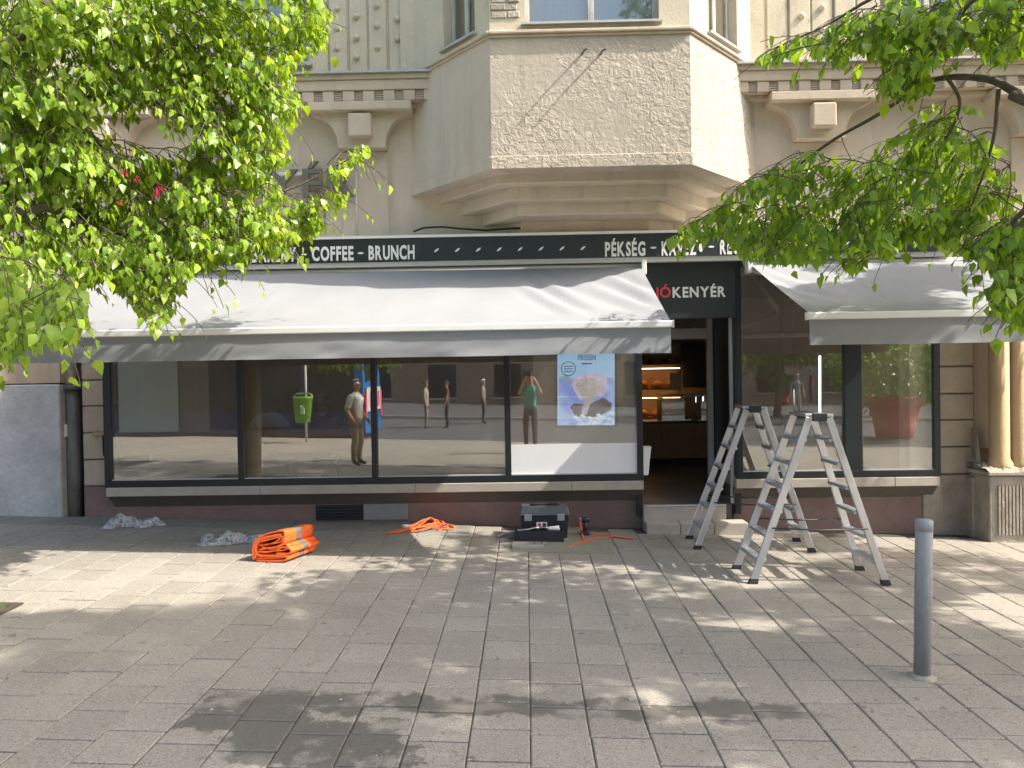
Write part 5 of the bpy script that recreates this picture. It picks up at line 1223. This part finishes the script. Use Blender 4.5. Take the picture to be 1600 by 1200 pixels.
# =================================================================== TREES
def inpoly(x, y, P):
    r = False; j = len(P) - 1
    for i in range(len(P)):
        if (P[i][1] > y) != (P[j][1] > y) and x < (P[j][0] - P[i][0]) * (y - P[i][1]) / (P[j][1] - P[i][1]) + P[i][0]: r = not r
        j = i
    return r
def street_tree(label, base, limbs, regions, volume, leafm, rs, nleaf=(16, 26), size=.085, holes_=()):
    r = random.Random(rs); base = Vector(base); base.z = gz(base.x, base.y)
    root = thing('street_tree', label, 'tree', base)
    nodes = []   # (point, radius)
    wood = MB(); trunk = limbs[0]
    trunk_mb = MB().tube(smooth_path([p for p, _ in trunk], 4), list(np.interp(np.linspace(0, len(trunk) - 1, (len(trunk) - 1) * 4 + 1), range(len(trunk)), [q for _, q in trunk])), 14); trunk_mb.build('trunk', BARK, root)
    for p in smooth_path([p for p, _ in trunk], 4): nodes.append((p, .05))
    for lb in limbs[1:]:
        pts = smooth_path([p for p, _ in lb], 5); rad = np.interp(np.linspace(0, len(lb) - 1, len(pts)), range(len(lb)), [q for _, q in lb])
        wood.tube(pts, list(rad), 8)
        for p, q in zip(pts, rad): nodes.append((p, q))
    # spray centres
    cen = []
    for (poly, n, ya, yb, nearleft) in regions:
        xs = [p[0] for p in poly]; ys = [p[1] for p in poly]; k = 0
        while k < n:
            x, y = r.uniform(min(xs), max(xs)), r.uniform(min(ys), max(ys))
            if not inpoly(x, y, poly): continue
            if any(inpoly(x, y, hh) and r.random() < .93 for hh in holes_): continue
            Y = r.uniform(ya, yb) if not nearleft else r.uniform(ya, yb) * .5 + .5 * (ya + (yb - ya) * min(1, max(0, x / nearleft)))
            cen.append((W(x, y, Y), poly)); k += 1
    for (c, rad, n) in volume:
        k = 0; tries = 0
        while k < n and tries < n * 60:
            tries += 1
            d = Vector((r.gauss(0, 1), r.gauss(0, 1), r.gauss(0, 1))).normalized() * r.random() ** .4
            p = Vector(c) + Vector((d.x * rad[0], d.y * rad[1], d.z * rad[2])); q = proj(p)
            if p.z < 2.6: continue
            pq = p - SUN * (p.dot(SUN) * .8)   # openings lined up with the sun to shape the dappled light
            if noise.noise(pq * 1.5 + Vector((3.3, 1.7, rs))) + .6 * noise.noise(pq * 3.2) < .09: continue
            if p.y > .3 and -90 < q[0] < 1690 and -70 < q[1] < 1400: continue
            k += 1; cen.append((p, None))
    trunk_top = limbs[0][-1][0]
    cen.sort(key=lambda a: (a[0] - trunk_top).length)
    P, D, N, LL, TT = [], [], [], [], []
    NP = np.array([tuple(a[0]) for a in nodes]); 
    for c, poly in cen:
        dist = np.linalg.norm(NP - np.array(c), axis=1); bi = int(dist.argmin()); s = Vector(NP[bi]); ln = dist[bi]
        if ln > .12:
            mid = (s + c) / 2 + Vector((r.gauss(0, .07 * ln), r.gauss(0, .07 * ln), 0.05 * ln + r.gauss(0, .04 * ln))) ; path = smooth_path([s, mid, c], 4)
            rr = min(.012, .0028 + .006 * ln); wood.tube(path, list(np.linspace(rr, .0035, len(path))), 4, cap=False)
            NP = np.vstack([NP, np.array([tuple(q) for q in path[2:]])])
        # spray of hanging twigs
        out = (c - trunk_top); out.z *= .2; out = out.normalized() if out.length > .01 else Vector((1, 0, 0))
        for tw in range(3):
            dr_ = (out + Vector((r.gauss(0, .7), r.gauss(0, .7), r.gauss(-.15, .35)))).normalized(); L_ = r.uniform(.22, .42); p = Vector(c); pts = [p.copy()]
            for i in range(5): dr_ = (dr_ + Vector((0, 0, -.16))).normalized(); p = p + dr_ * L_ / 5; pts.append(p.copy())
            keep = []; n0 = len(P)
            for i in range(r.randint(*nleaf) // 3 + (0 if poly else 4)):
                u = r.uniform(.1, 1) * 4.999; a = pts[int(u)].lerp(pts[int(u) + 1], u - int(u)); side = dr_.cross(Vector((0, 0, 1))); side = side.normalized() if side.length > .1 else Vector((1, 0, 0)); s_ = 1 if i % 2 else -1
                a = a + side * s_ * r.uniform(.005, .035) + Vector((0, 0, r.uniform(-.03, .01)))
                if poly:
                    q = proj(a)
                    if not inpoly(q[0], q[1], poly) and r.random() < .94: continue
                keep.append(u); P.append(tuple(a)); D.append(tuple((dr_ * .5 + side * s_ * r.uniform(.2, .9) + Vector((r.gauss(0, .25), r.gauss(0, .25), -r.uniform(.3, 1.3)))))); N.append((r.gauss(0, .45) + out.x * .5, r.gauss(0, .45) + out.y * .5, r.uniform(.4, 1.1)))
                LL.append(size * r.choice((.42, .6, .75, .9, 1, 1, 1.1, 1.3))); TT.append(min(1, max(0, r.gauss(.5, .33))))
            if poly and len(keep) < 2:
                for q_ in (P, D, N, LL, TT): del q_[n0:]
                keep = []
            if keep:
                kk = int(max(keep)) + 1
                wood.tube(pts[:kk + 1] if kk > 0 else pts[:2], .0028, 3, cap=False)
    wood.build('branches', BARK, root)
    P = np.array(P); V, F_ = leaf_arrays(P, np.array(D), np.array(LL), np.array(LL) * rng.uniform(.58, .82, len(LL)), unit(np.array(N)))
    cr = leaf_mesh('crown', V, F_, np.array(TT), leafm, root, base)
    return root
# left tree
lb0 = Vector((-4.35, 5.0, 0)); lb0.z = gz(*lb0.xy)
limL = [
    [(lb0 - Vector((0, 0, .1)), .17), (lb0 + Vector((.05, 0, 1.2)), .14), (lb0 + Vector((.05, .1, 2.6)), .13), (lb0 + Vector((.2, .1, 4.2)), .10), (lb0 + Vector((.3, .1, 6.5)), .04)],
    [(lb0 + Vector((.05, .1, 2.5)), .07), (W(60, 260, 5.3), .055), (W(130, 172, 5.5), .05), (W(190, 115, 5.6), .045), (W(270, 0, 5.7), .035), (W(330, -90, 5.8), .02)],
    [(W(130, 172, 5.5), .03), (W(180, 145, 5.7), .024), (W(250, 165, 5.9), .02), (W(330, 220, 6.1), .014), (W(420, 300, 6.4), .010), (W(520, 262, 6.5), .006), (W(570, 232, 6.5), .004)],
    [(lb0 + Vector((.05, .1, 2.2)), .05), (W(40, 330, 4.9), .035), (W(130, 350, 5.2), .025), (W(220, 380, 5.6), .015), (W(270, 450, 5.8), .007)],
    [(lb0 + Vector((.1, .1, 3.2)), .06), (W(20, 60, 5.0), .045), (W(160, -40, 5.4), .03), (W(330, 20, 5.8), .015), (W(470, 40, 6.2), .006)],
    [(lb0 + Vector((.05, 0, 2.0)), .04), (W(-60, 420, 4.3), .028), (W(20, 440, 4.4), .018), (W(80, 480, 4.5), .008)],
    [(W(180, 145, 5.7), .02), (W(280, 180, 5.9), .015), (W(370, 260, 6.1), .010), (W(450, 350, 6.3), .005)],
]
LA = [(-40, -40), (505, -40), (498, 40), (470, 70), (455, 120), (470, 160), (440, 200), (445, 250), (420, 262), (440, 300), (430, 345), (400, 380), (330, 400), (290, 430), (285, 455), (245, 520), (205, 470), (160, 430), (130, 450), (100, 410), (-40, 420)]
LB = [(395, 350), (440, 312), (480, 285), (540, 228), (577, 212), (578, 238), (548, 258), (505, 292), (540, 300), (535, 318), (490, 322), (505, 350), (470, 372), (420, 390)]
LC = [(-40, 380), (80, 400), (130, 440), (135, 500), (105, 535), (60, 520), (20, 552), (-40, 560)]
LD = [(440, -20), (520, 10), (505, 70), (460, 90)]
LE = [(290, 335), (450, 318), (470, 350), (445, 385), (400, 400), (330, 412), (285, 425)]
street_tree('leafy street tree with fresh green leaves filling the upper left', lb0, limL,
            [(LA, 760, 4.6, 6.3, 500), (LB, 60, 6.0, 6.6, 0), (LC, 75, 3.7, 4.8, 0), (LD, 14, 5.8, 6.3, 0), (LE, 70, 5.6, 6.4, 0)],
            [((-2.6, 2.4, 6.2), (2.6, 1.5, 1.3), 300), ((-3.6, 4.6, 5.6), (2.4, 2.0, 1.9), 420), ((-5.8, 4.2, 4.2), (2.0, 2.2, 2.0), 220)], LEAF_L, 5, nleaf=(21, 33), size=.070, holes_=([(105, 185), (130, 130), (215, 120), (280, 140), (340, 205), (290, 245), (215, 215), (150, 225)], [(30, 45), (85, 40), (110, 85), (70, 115), (35, 95)]))  # first leaf volume is unseen, added overhead to dim the pavement
# right tree
rb0 = Vector((5.3, 4.3, 0)); rb0.z = gz(*rb0.xy)
limR = [
    [(rb0 - Vector((0, 0, .15)), .19), (rb0 + Vector((0, 0, 1.2)), .15), (rb0 + Vector((-.05, .1, 2.6)), .14), (rb0 + Vector((-.2, 0, 4.5)), .11), (rb0 + Vector((-.3, 0, 7.0)), .04)],
    [(rb0 + Vector((-.05, .1, 2.6)), .08), (W(1640, 170, 4.9), .034), (W(1590, 146, 5.1), .027), (W(1545, 124, 5.3), .024), (W(1480, 121, 5.5), .021), (W(1440, 134, 5.7), .018), (W(1370, 180, 5.9), .015), (W(1300, 220, 6.1), .012), (W(1225, 275, 6.3), .012), (W(1150, 330, 6.5), .008), (W(1080, 362, 6.6), .004)],
    [(W(1480, 121, 5.5), .014), (W(1500, 165, 5.55), .011), (W(1470, 225, 5.6), .010), (W(1405, 265, 5.8), .008), (W(1340, 300, 6.0), .005)],
    [(W(1560, 140, 5.2), .016), (W(1555, 200, 5.2), .012), (W(1545, 245, 5.3), .009), (W(1530, 290, 5.4), .007), (W(1500, 370, 5.5), .004)],
    [(rb0 + Vector((-.1, .0, 3.2)), .05), (W(1640, -20, 4.8), .03), (W(1530, -5, 5.0), .014), (W(1480, 55, 5.2), .010), (W(1440, 95, 5.4), .006)],
    [(rb0 + Vector((-.1, .0, 3.4)), .05), (W(1560, -60, 4.9), .03), (W(1390, -15, 5.2), .015), (W(1290, 40, 5.3), .007), (W(1195, 82, 5.4), .004)],
    [(rb0 + Vector((-.05, .1, 2.4)), .06), (W(1680, 330, 4.6), .035), (W(1600, 330, 4.8), .02), (W(1560, 400, 5.0), .01), (W(1575, 470, 5.0), .005)],
]
RA = [(1036, 378), (1090, 330), (1160, 285), (1230, 235), (1290, 235), (1330, 250), (1370, 225), (1410, 205), (1435, 195), (1450, 165), (1480, 150), (1530, 158), (1560, 205), (1575, 250), (1600, 280), (1600, 420), (1560, 400), (1500, 395), (1440, 372), (1360, 400), (1335, 420), (1300, 395), (1230, 410), (1180, 400), (1120, 372)]
RB = [(1182, 95), (1200, 70), (1300, 35), (1370, -10), (1640, -30), (1640, 92), (1590, 78), (1560, 90), (1500, 72), (1460, 100), (1400, 130), (1372, 130), (1390, 95), (1340, 60), (1320, 95), (1250, 70), (1215, 90)]
RC = [(1520, 385), (1560, 345), (1640, 320), (1640, 500), (1590, 500), (1545, 470), (1560, 430)]
RD = [(1375, 120), (1440, 85), (1470, 120), (1430, 150), (1380, 135)]
street_tree('leafy street tree whose long arching branch hangs in from the right', rb0, limR,
            [(RA, 250, 5.2, 6.7, 0), (RB, 150, 4.8, 5.6, 0), (RC, 85, 4.6, 5.4, 0), (RD, 20, 5.2, 5.6, 0)],
            [((6.3, 2.3, 7.4), (4.8, 1.8, 2.0), 2300), ((1.6, 1.9, 6.3), (2.6, 1.6, 1.3), 420), ((6.6, 6.85, 5.4), (2.0, 1.1, .9), 330), ((5.6, 3.6, 5.2), (2.6, 1.8, 1.6), 450), ((8.6, 5.0, 5.2), (2.3, 1.5, 1.5), 380)], LEAF_R, 9)  # second leaf volume is unseen canopy, added to cut sky light on the paving
# planting square of the left tree
tpit = bpy.data.objects.new('tree_pit', None)
pm_ = MB(); c = Vector((-4.35, 5.0, 0)); vs = []
for j in range(9):
    for i in range(9):
        x = c.x - .68 + 1.36 * i / 8; y = c.y - .5 + 1.0 * j / 8; vs.append((x, y, gz(x, y) + .004 + .02 * abs(noise.noise(Vector((x * 3, y * 3, 0))))))
pm_.add(vs, [(j * 9 + i, j * 9 + i + 1, (j + 1) * 9 + i + 1, (j + 1) * 9 + i) for j in range(8) for i in range(8)], 0, True)
o = pm_.build('tree_pit', mat('soil', (.07, .055, .038), .95, .3, 8, .8, 60)); struct(o)
gm = MB()
for k in range(1500):
    x, y = rnd.uniform(-5.01, -3.69), rnd.uniform(4.52, 5.48); h_ = rnd.uniform(.02, .06); a = rnd.random() * 6.3; w_ = .003; z = gz(x, y) + .006
    gm.add([(x - w_ * math.cos(a), y - w_ * math.sin(a), z), (x + w_ * math.cos(a), y + w_ * math.sin(a), z), (x + rnd.gauss(0, .02), y + rnd.gauss(0, .02), z + h_)], [(0, 1, 2)])
o = gm.build('grass', mat('grass_blade', (.07, .13, .02), .7, .3, 20)); o['kind'] = 'stuff'; o['label'] = 'short grass in the soil square at the left edge'
bpy.data.objects.remove(tpit) if tpit.name in bpy.data.objects else None
